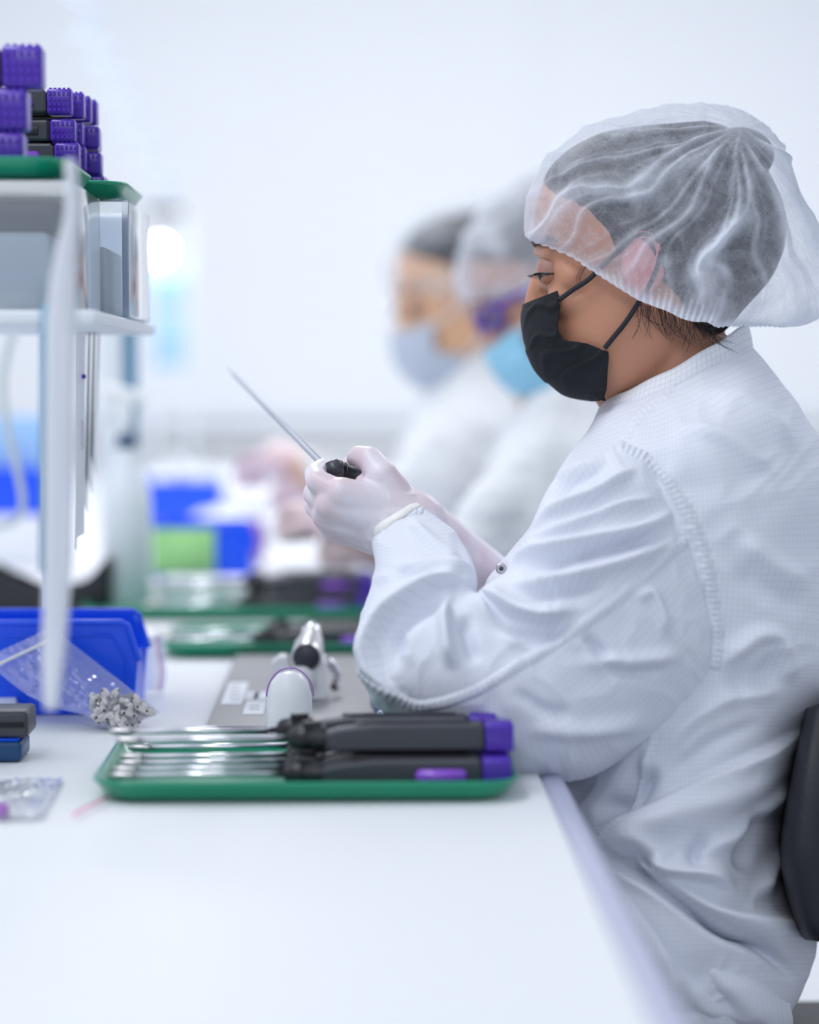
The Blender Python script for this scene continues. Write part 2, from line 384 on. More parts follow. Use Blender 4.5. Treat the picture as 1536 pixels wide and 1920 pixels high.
M_sleeve = film_mat('hazy_sleeve_film', (0.9, 0.93, 0.98), 0.72, 0.3)
M_bluegrey = mat('blue_grey_edge', (0.25, 0.36, 0.52), 0.4, noise=0.04)
M_lens = film_mat('violet_lens_film', (0.45, 0.35, 0.70), 0.06, 0.3, 0.05)
M_cable = mat('grey_cable', (0.50, 0.56, 0.58), 0.5, noise=0.05)

# ------------------------------------------------------------------ setting
XR = 1.9; XL = -1.5; YB = 8.0
def struct(name, mb, m, bevel=0):
    return tag(mb.build(name, m, None, smooth=False, bevel=bevel), None, None, None, 'structure')
struct('floor', MB().box((0.2, 3.5, -0.05), (3.6, 10, 0.1)), M_floor)
struct('wall_back', MB().box((0.2, YB + 0.05, 1.45), (3.6, 0.1, 2.9)), M_wall)
struct('wall_right', MB().box((XR + 0.05, 4.6, 1.45), (0.1, 6.9, 2.9)), M_wall)
struct('wall_left', MB().box((XL - 0.05, 4.6, 1.45), (0.1, 6.9, 2.9)), M_wall)
struct('baseboard_back', MB().box((0.2, YB - 0.01, 0.06), (3.4, 0.02, 0.12)), M_trim, 0.003)
struct('gap_shade_strip', MB().box((0.2, YB - 0.015, 0.90), (3.4, 0.03, 0.04)), M_trim, 0.006)  # shade of the gap above the counter, drawn as a grey strip
cbn = thing('wall_counter', (0.2, 7.7, 0), 'long white counter cabinet against the far wall', 'cabinet')
MB().box((0.2, 7.70, .845), (3.3, .58, .03), bev=.004).build('worktop', M_white, cbn)
for k in range(6): q_ = MB().box((-1.15 + .54 * k, 7.46, .46), (.525, .02, .72), bev=.003).build('door', M_white, cbn); MB().tube([(-1.0 + .54 * k, 7.44, .70), (-1.0 + .54 * k, 7.44, .80)], .005, 8).build('handle', M_tip, q_)
MB().box((0.2, 7.73, .44), (3.24, .5, .76)).build('carcass', M_white, cbn)
struct('trim_2', MB().box((0.62, YB - 0.004, 1.9), (0.05, 0.008, 1.9)), M_wall, 0.002)

# ------------------------------------------------------------------ table
EX = on_z(990, 1400).x             # the sitting edge of the table
tb = thing('workbench', (-0.55, 3.6, 0), 'long white laminate workbench running from the foreground past all three workers', 'table')
MB().box(((EX - 1.35) / 2, 3.55, TZ - 0.0155), (EX + 1.35, 6.7, 0.03), bev=0.004).build('tabletop', M_table, tb, True)
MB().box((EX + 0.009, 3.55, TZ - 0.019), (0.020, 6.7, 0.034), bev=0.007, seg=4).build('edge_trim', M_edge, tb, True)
for lx in (-1.28, EX - 0.12):
    for ly in (0.35, 2.6, 4.8, 6.75):
        MB().box((lx, ly, 0.36), (0.05, 0.05, 0.72), bev=0.004).build('leg', M_white, tb)
MB().box((-0.6, 6.75, 0.62), (1.3, 0.04, 0.06)).build('crossbar', M_white, tb)

# ------------------------------------------------------------------ trays
def make_tray(loc, label, W=0.303, Dp=0.205, Hh=0.0145, group=None):
    t = thing('tray', loc, label, 'tray', group)
    bm = bmesh.new(); rings = []
    def ring(w_, d_, z, r, n=6):
        vs = []
        for cx, cy, a0 in ((w_ / 2 - r, d_ / 2 - r, 0), (-w_ / 2 + r, d_ / 2 - r, 90), (-w_ / 2 + r, -d_ / 2 + r, 180), (w_ / 2 - r, -d_ / 2 + r, 270)):
            for k in range(n + 1):
                a = math.radians(a0 + 90 * k / n); vs.append(bm.verts.new((cx + r * math.cos(a), cy + r * math.sin(a), z)))
        return vs
    spec = [(W - .03, Dp - .03, 0.0, .018), (W - .012, Dp - .012, 0.004, .024), (W, Dp, Hh - .002, .03), (W + .004, Dp + .004, Hh, .031),
            (W + .002, Dp + .002, Hh + .0015, .03), (W - .006, Dp - .006, Hh, .028), (W - .014, Dp - .014, .006, .024), (W - .03, Dp - .03, .003, .018)]
    rs = [ring(*s_) for s_ in spec]
    for a, b in zip(rs, rs[1:]):
        n = len(a)
        for k in range(n): bm.faces.new((a[k], a[(k + 1) % n], b[(k + 1) % n], b[k]))
    bm.faces.new(rs[0]); bm.faces.new(rs[-1])
    bm.transform(Matrix.Translation(loc))
    MB().bm(bm).build('tray_shell', M_green, t)
    return t

# instrument: origin at the centre of the body's underside; body towards +x, shaft towards -x
INST_N = [0]
def make_instrument(loc, label, group, btn=M_violet):
    t = thing('surgical_instrument', (0, 0, 0), label, 'instrument', group)
    b = MB(); b.prism([(-.058, .004), (-.050, .0015), (.058, .0015), (.060, .004), (.060, .019), (.057, .022), (-.020, .0215), (-.046, .0185), (-.058, .015)], .018, Matrix.Translation((0, -.009, 0)))
    o = b.build('body', M_dgrey, t, False, bevel=.0025)
    MB().box((.008, 0, .0222), (.085, .008, .0016), bev=.0006).build('top_rib', M_black, o)
    MB().tube([(-.056, 0, .0105), (-.064, 0, .0105), (-.066, 0, .0105), (-.070, 0, .0105), (-.072, 0, .0105), (-.080, 0, .0105), (-.083, 0, .0105)],
              [.0100, .0100, .0085, .0085, .0096, .0080, .0050], 20).build('nozzle', M_black, t, 'auto')
    MB().box((-.066, 0, .0205), (.014, .006, .005), bev=.0012).build('rotation_tab', M_black, t)
    c = MB(); c.box((.0705, 0, .0115), (.021, .019, .0215), bev=.0022)
    cap = c.build('end_cap', M_purple, t)
    dm = MB()
    for i in range(5):
        for k in range(4): dm.box((.0630 + i * .0038, -.0098, .0045 + k * .0045), (.0022, .0012, .0026))
        for k in range(3): dm.box((.0630 + i * .0038, -.0055 + k * .0055, .0225), (.0022, .0028, .0012))
    tag(dm.build('grip_studs', M_purple, cap, False), kind='stuff')
    MB().tube([(.012, -.0090, .010), (.014, -.0105, .010), (.046, -.0105, .010), (.048, -.0090, .010)], [.002, .0052, .0052, .002], 14).build('button', btn, t)
    MB().cyl((-.083, 0, .0105), (-.190, 0, .0095), .0026, .0026, 14).build('shaft', M_steel, t)
    MB().tube([(-.190, 0, .0095), (-.194, 0, .0095), (-.205, 0, .0095), (-.209, 0, .0095)], [.0026, .0032, .0030, .0012], 12).build('jaw', M_tip, t)
    return t
proto_inst = make_instrument((0, 0, 0), 'x', 'x')
proto_used = [False]
def put_inst(loc, label, group, rz=0, ry=0, rx=0):
    o = proto_inst if not proto_used[0] else copy_tree(proto_inst); proto_used[0] = True
    o.location = loc; o.rotation_euler = (math.radians(rx), math.radians(ry), math.radians(rz))
    o['label'] = label; o['group'] = group; o['category'] = 'instrument'
    return o
def tray_at(px_left, py_bottom, label, group=None, W=.303, Dp=.205):
    p = on_z(px_left, py_bottom); loc = Vector((p.x + W / 2, p.y + Dp / 2, TZ + .0003))
    return make_tray(loc, label, W, Dp, group=group), loc
# front tray
t1, L1 = tray_at(172, 1510, 'green plastic tray in the foreground on the white bench, full of grey and purple instruments')
zf = TZ + .0055
bx = L1.x + .0675
rows = [(-.068, 0, 0.0, 'front instrument in the near green tray, lower layer, with the clearly seen violet button'),
        (-.041, 0, 0.0, 'second instrument from the front in the lower layer of the near green tray'),
        (-.013, 0, 0.0, 'middle instrument in the lower layer of the near green tray'),
        (.015, 0, 0.0, 'instrument of the lower layer of the near green tray, second from its back rim'),
        (.060, 0, 0.0, 'instrument of the lower layer lying along the back rim of the near green tray')]
for dy, dx, rz, lab in rows:
    put_inst((bx + dx + random.uniform(-.002, .002), L1.y + dy, zf), lab, 'instruments in the near green tray', rz)
up_ = put_inst((bx + .002, L1.y - .050, zf + .0232), 'front instrument of the upper layer in the near green tray, its dark body fully seen', 'instruments in the near green tray', 0.6)
for c_ in list(up_.children):
    if c_.name.startswith('button'): bpy.data.objects.remove(c_)
put_inst((bx - .008, L1.y - .012, zf + .0232), 'instrument of the upper layer behind the uppermost one in the near green tray', 'instruments in the near green tray', -1.2)

# second and third trays
t2, L2 = tray_at(300, 1236, 'green plastic tray behind the grey steel plate, its front rim beside the worker\'s elbow', 'green trays further along the bench')
put_inst((L2.x + .030, L2.y - .06, zf), 'dark instrument near the front rim of the second green tray', 'instruments in the second green tray')
put_inst((L2.x + .048, L2.y - .02, zf), 'dark instrument in the middle of the second green tray', 'instruments in the second green tray')
put_inst((L2.x + .040, L2.y + .03, zf), 'dark instrument near the back rim of the second green tray', 'instruments in the second green tray')
t3, L3 = tray_at(150, 1165, 'green plastic tray furthest along the bench, behind the second green tray', 'green trays further along the bench', W=.36)
for k, (dx, dy, dz) in enumerate(((.10, -.06, 0), (.105, -.02, 0), (.10, .03, 0), (.105, -.045, .0235), (.10, .01, .0235))):
    put_inst((L3.x + dx, L3.y + dy, zf + dz), ['front lower', 'middle lower', 'rear lower', 'front upper', 'rear upper'][k] + ' dark instrument lying in the furthest green tray', 'instruments in the furthest green tray')

# ------------------------------------------------------------------ steel plate with jig
pa = on_z(383, 1374); pb = on_z(445, 1236)
pl = thing('steel_plate', (pa.x + .14, (pa.y + pb.y) / 2, TZ), 'grey steel base plate with white paper labels lying on the bench', 'plate')
pw = .225; plx = (pa.x + pb.x) / 2
MB().box((plx + pw / 2, (pa.y + pb.y) / 2, TZ + .003), (pw, pb.y - pa.y, .005), bev=.0008).build('plate', M_plate, pl)
def label_quad(px, py, wx, wy, parent=pl):
    p = on_z(px, py, TZ + .0056); MB().box((p.x, p.y, TZ + .0059), (wx, wy, .0004)).build('paper_label', M_paper, parent, False); return p
for a in ((441, 1300, .019, .15), (473, 1304, .012, .05), (489, 1305, .012, .05), (478, 1327, .018, .085), (410, 1370, .020, .020)): label_quad(*a)
M_ink = mat('grey_print', (0.42, 0.44, 0.50), 0.7, noise=0.02)
for (px, py, wx) in ((441, 1285, .009), (441, 1292, .010), (441, 1299, .009), (441, 1306, .010), (441, 1313, .008), (470, 1303, .012), (477, 1324, .009), (477, 1330, .009)):
    p = on_z(px, py, TZ + .0062); MB().box((p.x, p.y, TZ + .0062), (wx, .006, .0003)).build('print_line', M_ink, pl, False)
# V block jig
vb = on_z(562, 1330, TZ + .006)
v0 = Vector((vb.x, on_z(560, 1312, TZ + .006).y, TZ + .0056))
jig = thing('vee_block', v0, 'white plastic V-shaped holding block on the steel plate', 'jig')
mpx = F / (v0.y)                       # px per metre there
def jx(px): return (px - 564) / mpx
Mj = Matrix.Translation(v0)
MB().prism([(jx(508), 0), (jx(509), .034), (jx(524), .040), (jx(537), .039), (jx(552), .019), (jx(575), .019), (jx(594), .037), (jx(606), .036), (jx(612), .028), (jx(610), 0)], .035, Mj).build('block', M_white, jig, False, bevel=.0015)
MB().cyl(v0 + Vector((0.0, -.006, .019)), v0 + Vector((0.0, .0, .019)), .013, .013, 28).build('support_pin', M_white, jig)
# round white cap/bottle in front
wc = on_z(542, 1384, TZ + .0056)
wcap = thing('white_bottle', Vector((wc.x, wc.y + .02, TZ + .0056)), 'small round-shouldered white plastic bottle standing before the V block', 'bottle')
Lw = wcap.location
MB().lathe([(0, 0), (.017, 0), (.0188, .002), (.0190, .022), (.0182, .034), (.0150, .044), (.0095, .0505), (.004, .0525), (0, .053)], Lw, 36).build('bottle_body', M_white, wcap)
MB().tube([Lw + Vector((.0196 * math.cos(t_), .013 + .003 * math.sin(t_), .030 + .0235 * math.sin(t_))) for t_ in [math.pi * k / 24 for k in range(25)]], .0007, 6).build('purple_ring', M_pink, wcap)
# steel cylinder in the block
cy = thing('steel_cylinder', v0 + Vector((.001, .01, .035)), 'round steel plug with dark turned end resting in the V block', 'tool')
a = v0 + Vector((.005, -.004, .0400)); b = v0 + Vector((.008, .062, .048))
MB().tube([a, a + (b - a) * .06, a + (b - a) * .1, a + (b - a) * .55, a + (b - a) * .6, b], [.0130, .0142, .0142, .0142, .0115, .0115], 32).build('barrel', M_tip, cy, 'auto')
d = (a - b).normalized()
MB().cyl(a, a + d * .0015, .0124, .0120, 32).build('end_face', M_dgrey, cy)
MB().tube([b, b + Vector((.0, .012, .006)), b + Vector((.002, .02, .012))], [.008, .0095, .006], 20).build('tail', M_steel, cy)
MB().tube([v0 + Vector((.019, .03, .035)), v0 + Vector((.028, .036, .028)), v0 + Vector((.033, .036, .018)), v0 + Vector((.030, .036, .012))], [.004, .0048, .004, .003], 12).build('lever', M_steel, cy)
pp = on_z(628, 1292, TZ + .0056)
pin = thing('steel_pin', (pp.x, pp.y, TZ + .0056), 'tiny steel pin lying on the plate right of the V block', 'pin')
MB().tube([Vector((pp.x - .001, pp.y - .004, TZ + .0092)), Vector((pp.x + .0005, pp.y + .006, TZ + .0092)), Vector((pp.x + .0006, pp.y + .0065, TZ + .0092)), Vector((pp.x + .002, pp.y + .016, TZ + .0092))], [.0034, .0034, .0026, .0026], 16).build('shank', M_steel, pin)
MB().cyl(Vector((pp.x - .0012, pp.y - .0048, TZ + .0092)), Vector((pp.x - .001, pp.y - .004, TZ + .0092)), .0034, .0034, 16).build('pin_head', M_hole, pin)
# pen by the elbow
pe = on_z(722, 1362)
pen = thing('pen', (pe.x, pe.y, TZ), 'dark blue pen with a bright blue tip lying under the elbow', 'pen')
MB().cyl((pe.x, pe.y, TZ + .007), (pe.x - .006, pe.y + .10, TZ + .007), .0062, .0062, 16).build('barrel', M_navy, pen)
MB().tube([(pe.x, pe.y, TZ + .007), (pe.x + .0006, pe.y - .008, TZ + .007), (pe.x + .001, pe.y - .012, TZ + .007)], [.0062, .0058, .003], 16).build('tip', M_lblue, pen)
MB().cyl((pe.x - .0005, pe.y + .004, TZ + .007), (pe.x - .001, pe.y + .014, TZ + .007), .0066, .0066, 16).build('ring', M_steel, pen)

# ------------------------------------------------------------------ storage bins
def make_bin(loc, W, H, Dp, m, label, group=None, flip=1, rz=0):
    """side of the bin faces the camera; open scoop front towards +x (flip)"""
    t = thing('storage_bin', Vector((0, 0, 0)), label, 'bin', group)
    wt = .0025; f = flip
    prof = [(-W / 2 + .006, 0), (W / 2 - .004, 0), (W / 2, H * .62), (W / 2 - .014, H), (-W / 2, H)]
    for y in (0, Dp - wt):
        MB().prism([(x * f, z) for x, z in prof], wt, Matrix.Translation((0, y, 0))).build('side_wall', m, t, False, bevel=.0008)
    MB().box((0, Dp / 2, wt / 2), (W - .012, Dp - 2 * wt, wt)).build('bottom', m, t, False)
    MB().box(((-W / 2 + .004) * f, Dp / 2, H / 2), (wt, Dp - 2 * wt, H)).build('back_wall', m, t, False)
    MB().box(((W / 2 - .004) * f, Dp / 2, H * .31), (wt, Dp - 2 * wt, H * .62)).build('front_lip', m, t, False)
    ri = MB()
    for y in (-.001, Dp + .001):
        ri.tube([(-W / 2 * f, y, H), ((W / 2 - .014) * f, y, H), ((W / 2 - .009) * f, y, H - .003), (W / 2 * f, y, H * .62), ((W / 2 + .001) * f, y, H * .58)], .0028, 10)
    ri.tube([(-W / 2 * f, -.001, H), (-W / 2 * f, Dp + .001, H)], .0028, 10)
    ri.build('rim', m, t)
    for x in (-.30, .10):
        MB().box((x * W * f, -.0008, H * .40), (.0018, .0022, H * .78)).build('rib', m, t, False)
    MB().tube([(-W * .46 * f, -.0006, H * .86), (W * .36 * f, -.0006, H * .86), (W * .44 * f, -.0006, H * .58), (W * .44 * f, -.0006, H * .05)], .0014, 8).build('raised_border', m, t)
    MB().box((-.10 * W * f, -.0008, H * .52), (W * .40, .0020, .0014)).build('rib', m, t, False)
    t.location = loc; t.rotation_euler = (0, 0, math.radians(rz)); return t
bp = on_z(258, 1340)
make_bin(Vector((bp.x - .0725 - .012, bp.y, TZ + .0003)), .170, .083, .10, M_blue, 'bright blue plastic storage bin behind the clear bag at the left')
# ------------------------------------------------------------------ clear zip bag with clips
def sheet(name, outline_uv, fn, m, parent, nu=40, nv=40, thick=None):
    vs = []; fs = []
    for i in range(nu):
        for k in range(nv): vs.append(fn(i / (nu - 1), k / (nv - 1)))
    for i in range(nu - 1):
        for k in range(nv - 1): fs.append((i * nv + k, (i + 1) * nv + k, (i + 1) * nv + k + 1, i * nv + k + 1))
    me = bpy.data.meshes.new(name); me.from_pydata([tuple(v) for v in vs], [], fs)
    return finish(name, me, m, parent, True, 0, False)
def crinkle(u, v, seed, amp):
    r = 0
    rg = random.Random(seed)
    for i in range(7):
        a = rg.uniform(0, math.pi); k = rg.uniform(6, 26); r += (1 - abs(math.sin(k * (u * math.cos(a) + v * math.sin(a)) + rg.uniform(0, 6)))) ** 3 * rg.uniform(-1, 1)
    return r * amp
bag = thing('zip_bag', on_z(245, 1368), 'clear zip bag of small grey clips leaning on the blue bin', 'bag')
Acor = [(-40, 1222), (-15, 1190), (84, 1168), (100, 1212)]           # top (open) end corners
topL = P(-30, 1236, 2.075); topR = P(96, 1176, 2.082); botL = P(212, 1372, 2.0); botR = P(302, 1336, 2.035)
def bag_fn(side):
    def fn(u, v):
        # u along the bag from zip to bottom, v across
        mid = 0.5
        L = topL.lerp(botL, u); R = topR.lerp(botR, u)
        L = L + Vector((0, 0, -.010 * math.sin(math.pi * min(1, u * 1.3))))
        p = L.lerp(R, v)
        belly = (math.sin(math.pi * v) ** .7) * (0.001 + .014 * math.sin(math.pi * min(1, max(0, u))) ** .6 * (0.25 + .75 * u))
        n = Vector((-.25, -1, .45)).normalized()
        cr = crinkle(u, v, 11 + side, .0022) * math.sin(math.pi * v) * min(1, 4 * (1 - u) + .2)
        q = p + n * (side * belly + cr)
        if q.z < TZ + .0015: q.z = TZ + .0015
        return q
    return fn
sheet('front_film', None, bag_fn(1), M_film, bag, 70, 50)
sheet('back_film', None, bag_fn(-1), M_film, bag, 50, 36)
zl = [topL.lerp(topR, k / 12) * .9 + botL.lerp(botR, k / 12) * .1 + Vector((0, -.004, .001)) for k in range(13)]
MB().tube(zl, .0016, 8).build('zip_strip', M_white, bag)
# clips
def make_clip():
    c = thing('plastic_clip', (0, 0, 0), 'small pale grey plastic clip with holes, one of the heap inside the clear zip bag', 'clip', 'pale grey clips inside the clear zip bag')
    MB().box((0, 0, 0), (.0105, .0036, .0036), bev=.0009).build('clip_bar', M_clip, c)
    m_ = MB(); m_.cyl((.0033, -.0021, 0), (.0033, .0021, 0), .0009, .0009, 8); m_.cyl((-.0033, -.0021, 0), (-.0033, .0021, 0), .0009, .0009, 8)
    m_.build('hole', M_hole, c)
    MB().box((0, 0, .0024), (.004, .0030, .0018), bev=.0006).build('clip_tab', M_clip, c)
    return c
clip0 = make_clip(); rc = random.Random(3); spots = []; n_c = 0
ax_u = (botR - botL)
for tries in range(6000):
    if len(spots) >= 42: break
    u = rc.uniform(.66, .97); v = rc.uniform(.14, .88)
    if (1 - u) * 1.2 + abs(v - .5) * .25 > .36: continue
    base = topL.lerp(botL, u).lerp(topR.lerp(botR, u), v)
    q = base + Vector((-.25, -1, .45)).normalized() * rc.uniform(-.007, .008)
    if q.z < TZ + .0055: q.z = TZ + .0055
    if any((q - s_).length < .0072 for s_ in spots): continue
    spots.append(q)
for i, q in enumerate(spots):
    o = clip0 if i == 0 else copy_tree(clip0); o.location = q
    o.rotation_euler = (rc.uniform(-.8, .8), rc.uniform(-.9, .9), rc.uniform(0, 3.1)); o.scale = (1.4, 1.4, 1.4)
# milky bag with pink zip line standing right of the bin
mb_ = thing('zip_bag', on_z(282, 1300), 'flat milky zip bag with a magenta line, standing right of the blue bin', 'bag')
c0 = on_z(255, 1300)
def f2(u, v): return Vector((c0.x + u * .026 + .002 * math.sin(v * 5), c0.y + .006 + .010 * v + .002 * math.sin(u * 9), TZ + .001 + v * .052))
sheet('film', None, f2, M_film2, mb_, 14, 20)
MB().tube([f2(.83, k / 10) + Vector((0, -.0012, 0)) for k in range(11)], .0006, 6).build('zip_line', M_red, mb_)
# clear flat bag at bottom left, with crimson line
fb = on_z(95, 1520)
fbag = thing('zip_bag', (fb.x, fb.y, TZ), 'crumpled flat clear bag with a faint pink zip, left of the near green tray', 'bag')
def f3(u, v):
    a = on_z(-70 + 150 * u + 40 * v, 1545 - 75 * v - 6 * u); return Vector((a.x, a.y, TZ + .002 + abs(crinkle(u, v, 5, .0022))))
sheet('film', None, f3, M_film2, fbag, 50, 30)
MB().tube([on_z(138, 1527, TZ + .004), on_z(165, 1512, TZ + .004), on_z(203, 1494, TZ + .004)], .0008, 6).build('zip_line', M_red, fbag)
sp_ = on_z(-4, 1535, TZ)
pcl = thing('purple_fitting', (sp_.x, sp_.y, TZ), 'small purple plastic piece beside the crumpled bag at the left edge', 'fitting')
MB().box((sp_.x, sp_.y, TZ + .0065), (.014, .012, .009), bev=.002).build('piece', M_pink, pcl)

# dark and navy holders at left edge
bxp = on_z(42, 1428)
hb = thing('navy_case', (bxp.x - .04, bxp.y + .02, TZ), 'flat navy blue case at the left edge under the dark grey one', 'case')
MB().box((bxp.x - .05, bxp.y + .02, TZ + .0085), (.10, .05, .016), bev=.003).build('case', M_navy, hb)
MB().box((bxp.x - .05, bxp.y + .02, TZ + .0175), (.094, .046, .002)).build('lid_line', M_blue, hb)
hb2 = thing('dark_case', (bxp.x - .04, bxp.y + .02, TZ + .019), 'dark grey flat case lying on the navy blue case', 'case')
MB().box((bxp.x - .045, bxp.y + .022, TZ + .0295), (.10, .05, .021), bev=.003).build('case', M_dgrey, hb2)
MB().box((bxp.x - .045, bxp.y - .0035, TZ + .0295), (.094, .0014, .004)).build('groove', M_black, hb2)
pq = on_z(20, 1352)
pap = thing('paper_stack', (pq.x - .02, pq.y, TZ), 'small stack of white papers behind the dark case', 'paper')
for k in range(6):
    MB().box((pq.x - .03 - k * .0012, pq.y + .02, TZ + .002 + k * .0026), (.075, .06, .0018), Matrix.Rotation(math.radians(k * 1.5), 3, 'Z')).build('sheet', M_paper, pap, False)

# ------------------------------------------------------------------ left rack with acrylic boxes, trays, hanging sleeve
rk = thing('shelf_rack', (P(20, 1000, 2.0).x, 2.0, TZ), 'white shelf rack at the left carrying two clear acrylic boxes', 'rack')
ZS = CAM.z + .046                       # top of the shelf board
def X(px, d): return P(px, 700, d).x
MB().box(((X(-220, 1.9) + X(250, 2.0)) / 2, 1.975, ZS - .005), (X(250, 2.0) - X(-220, 1.9), .51, .010), bev=.002).build('shelf_board', M_soft, rk)
for px_, d_ in ((-130, 1.76), (-130, 2.14), (98, 2.215)):
    MB().box((X(px_, d_), d_, (TZ + ZS - .01) / 2), (.016, .016, ZS - .01 - TZ), bev=.003).build('post', M_soft, rk)
rk2 = thing('shelf_post', (X(215, 3.32), 3.32, TZ), 'white upright with a dark teal edge standing behind the spray bottle', 'post')
h2 = P(0, 575, 3.32).z - TZ
MB().box((X(212, 3.32), 3.32, TZ + h2 / 2), (.032, .02, h2), bev=.003).build('upright', M_soft, rk2)
MB().box((X(247, 3.32), 3.32, TZ + h2 * .70), (.018, .018, h2 * .60), bev=.003).build('edge_strip', M_teal, rk2)
MB().box((X(225, 3.32), 3.32, TZ + .004), (.08, .08, .008), bev=.002).build('foot', M_soft, rk2)
# near upright sleeve
hp = thing('hanging_sleeve', P(108, 590, 1.5), 'pale translucent sleeve hanging in front of the shelf with a dark blue back edge', 'sleeve')
q = catmull([(132, 300, .0055, .004), (133, 400, .007, .005), (122, 490, .012, .007), (116, 600, .0155, .009), (112, 800, .0150, .010), (110, 1000, .0145, .010), (106, 1130, .0135, .008), (100, 1230, .0115, .006), (95, 1330, .006, .003)], 60); n = 24; vs = []
for x, y, a_, b_ in q:
    c_ = P(x, y, 1.50)
    for k in range(n):
        an = 2 * math.pi * k / n; cs, sn_ = math.cos(an), math.sin(an)
        vs.append(c_ + Vector((a_ * .62 * math.copysign(abs(cs) ** .7, cs), b_ * math.copysign(abs(sn_) ** .7, sn_), 0)))
MB().add(vs, [(i * n + k, i * n + (k + 1) % n, (i + 1) * n + (k + 1) % n, (i + 1) * n + k) for i in range(59) for k in range(n)] + [tuple(range(n)), tuple(59 * n + k for k in range(n))]).build('sleeve', M_sleeve, hp)
MB().tube([P(92, 570, 1.53), P(90, 800, 1.53), P(88, 1075, 1.53)], .0052, 12).build('back_edge', M_teal, hp)
MB().tube([P(120, 560, 1.505), Vector((X(118, 1.60), 1.60, ZS + .001)), Vector((X(115, 1.74), 1.74, ZS - .004))], .004, 10).build('hook_arm', M_soft, hp)
ZB = CAM.z + .143                       # top of the boxes
def acrylic(pxr, y0, y1, label):
    x1 = X(pxr, y0); x0 = x1 - .20
    t = thing('acrylic_box', ((x0 + x1) / 2, (y0 + y1) / 2, ZS), label, 'box', 'clear acrylic boxes on the shelf rack')
    zc = (ZS + ZB) / 2; hh = ZB - ZS - .001
    MB().box(((x0 + x1) / 2, y0 + .002, zc), (x1 - x0, .004, hh), bev=.001).build('front_panel', M_box, t)
    MB().box(((x0 + x1) / 2, y1 - .002, zc), (x1 - x0, .004, hh), bev=.001).build('back_panel', M_box, t)
    MB().box((x1 - .003, (y0 + y1) / 2, zc), (.006, y1 - y0 - .010, hh), bev=.002).build('side_panel', M_box, t)
    MB().box((x1 - .004, y0 + .006, zc), (.005, .003, hh), bev=.001).build('edge_strip', M_bluegrey, t)
    MB().box((x0 + .003, (y0 + y1) / 2, zc), (.006, y1 - y0 - .010, hh), bev=.002).build('side_panel', M_box, t)
    return x0, x1
xa0, xa1 = acrylic(140, 1.745, 1.935, 'clear acrylic box in front on the shelf rack, nearer the hanging sleeve')
xb0, xb1 = acrylic(246, 1.955, 2.145, 'clear acrylic box behind on the shelf rack, reaching further right')
for (x0, x1, y0, lab, w1) in ((xa0, xa1, 1.765, 'front', X(120, 1.77)), (xb0, xb1, 1.975, 'rear', X(172, 1.98))):
    dk = thing('dark_part', ((x0 + x1) / 2, y0 + .05, ZB - .035), f'dark grey block in the upper part of the {lab} acrylic box', 'part')
    MB().box(((x0 + .01 + w1) / 2, y0 + .05, ZB - .0255), (w1 - x0 - .012, .09, .022), bev=.003).build('block', M_dgrey, dk)
    wl = thing('white_liner', ((x0 + x1) / 2, y0 + .07, ZS), f'white foam block in the lower part of the {lab} acrylic box', 'foam')
    MB().box(((x0 + x1) / 2 - .006, y0 + .07, (ZS + ZB - .037) / 2), (x1 - x0 - .03, .13, ZB - .037 - ZS), bev=.004).build('foam', M_white, wl)
make_tray(Vector((X(128, 1.745) - .1525, 1.842, ZB + .0003)), 'green plastic tray on the front acrylic box, with purple-ended instruments', Dp=.195)
make_tray(Vector((X(240, 1.96) - .1535, 2.052, ZB + .0003)), 'green plastic tray on the rear acrylic box, heaped with purple-ended instruments', Dp=.19)
zt = ZB + .0048
colspec = [(60, 1.790, 3, 'front pile'), (56, 1.832, 2, 'second pile from the front'), (162, 1.990, 4, 'middle pile'), (172, 2.018, 4, 'fourth pile from the front'), (196, 2.046, 4, 'fifth pile from the front'), (202, 2.074, 4, 'rearmost pile')]
rh = random.Random(8)
for ci, (pxr, yy, cnt, nm) in enumerate(colspec):
    for k in range(cnt):
        dx_ = rh.uniform(-7, 7) + (24 if (ci == 0 and k >= 2) else 0) - (k * 4 if ci > 1 else 0)
        sz = 1.45 if ci < 2 else 1.0; xx = X(pxr + dx_, yy) - .081 * sz; side = rh.random() < .45 and ci > 1
        o_ = put_inst((xx, yy + (.0115 * sz if side else 0), zt + (k * .0224 + (.0100 if side else 0)) * sz), f'{["bottom", "second", "third", "top"][k]} purple-ended instrument of the {nm} on the shelf trays',
                 'instruments heaped on the shelf trays', rh.uniform(-1.2, 1.2), 0, 90 if side else 0); o_.scale = (sz, sz, sz)
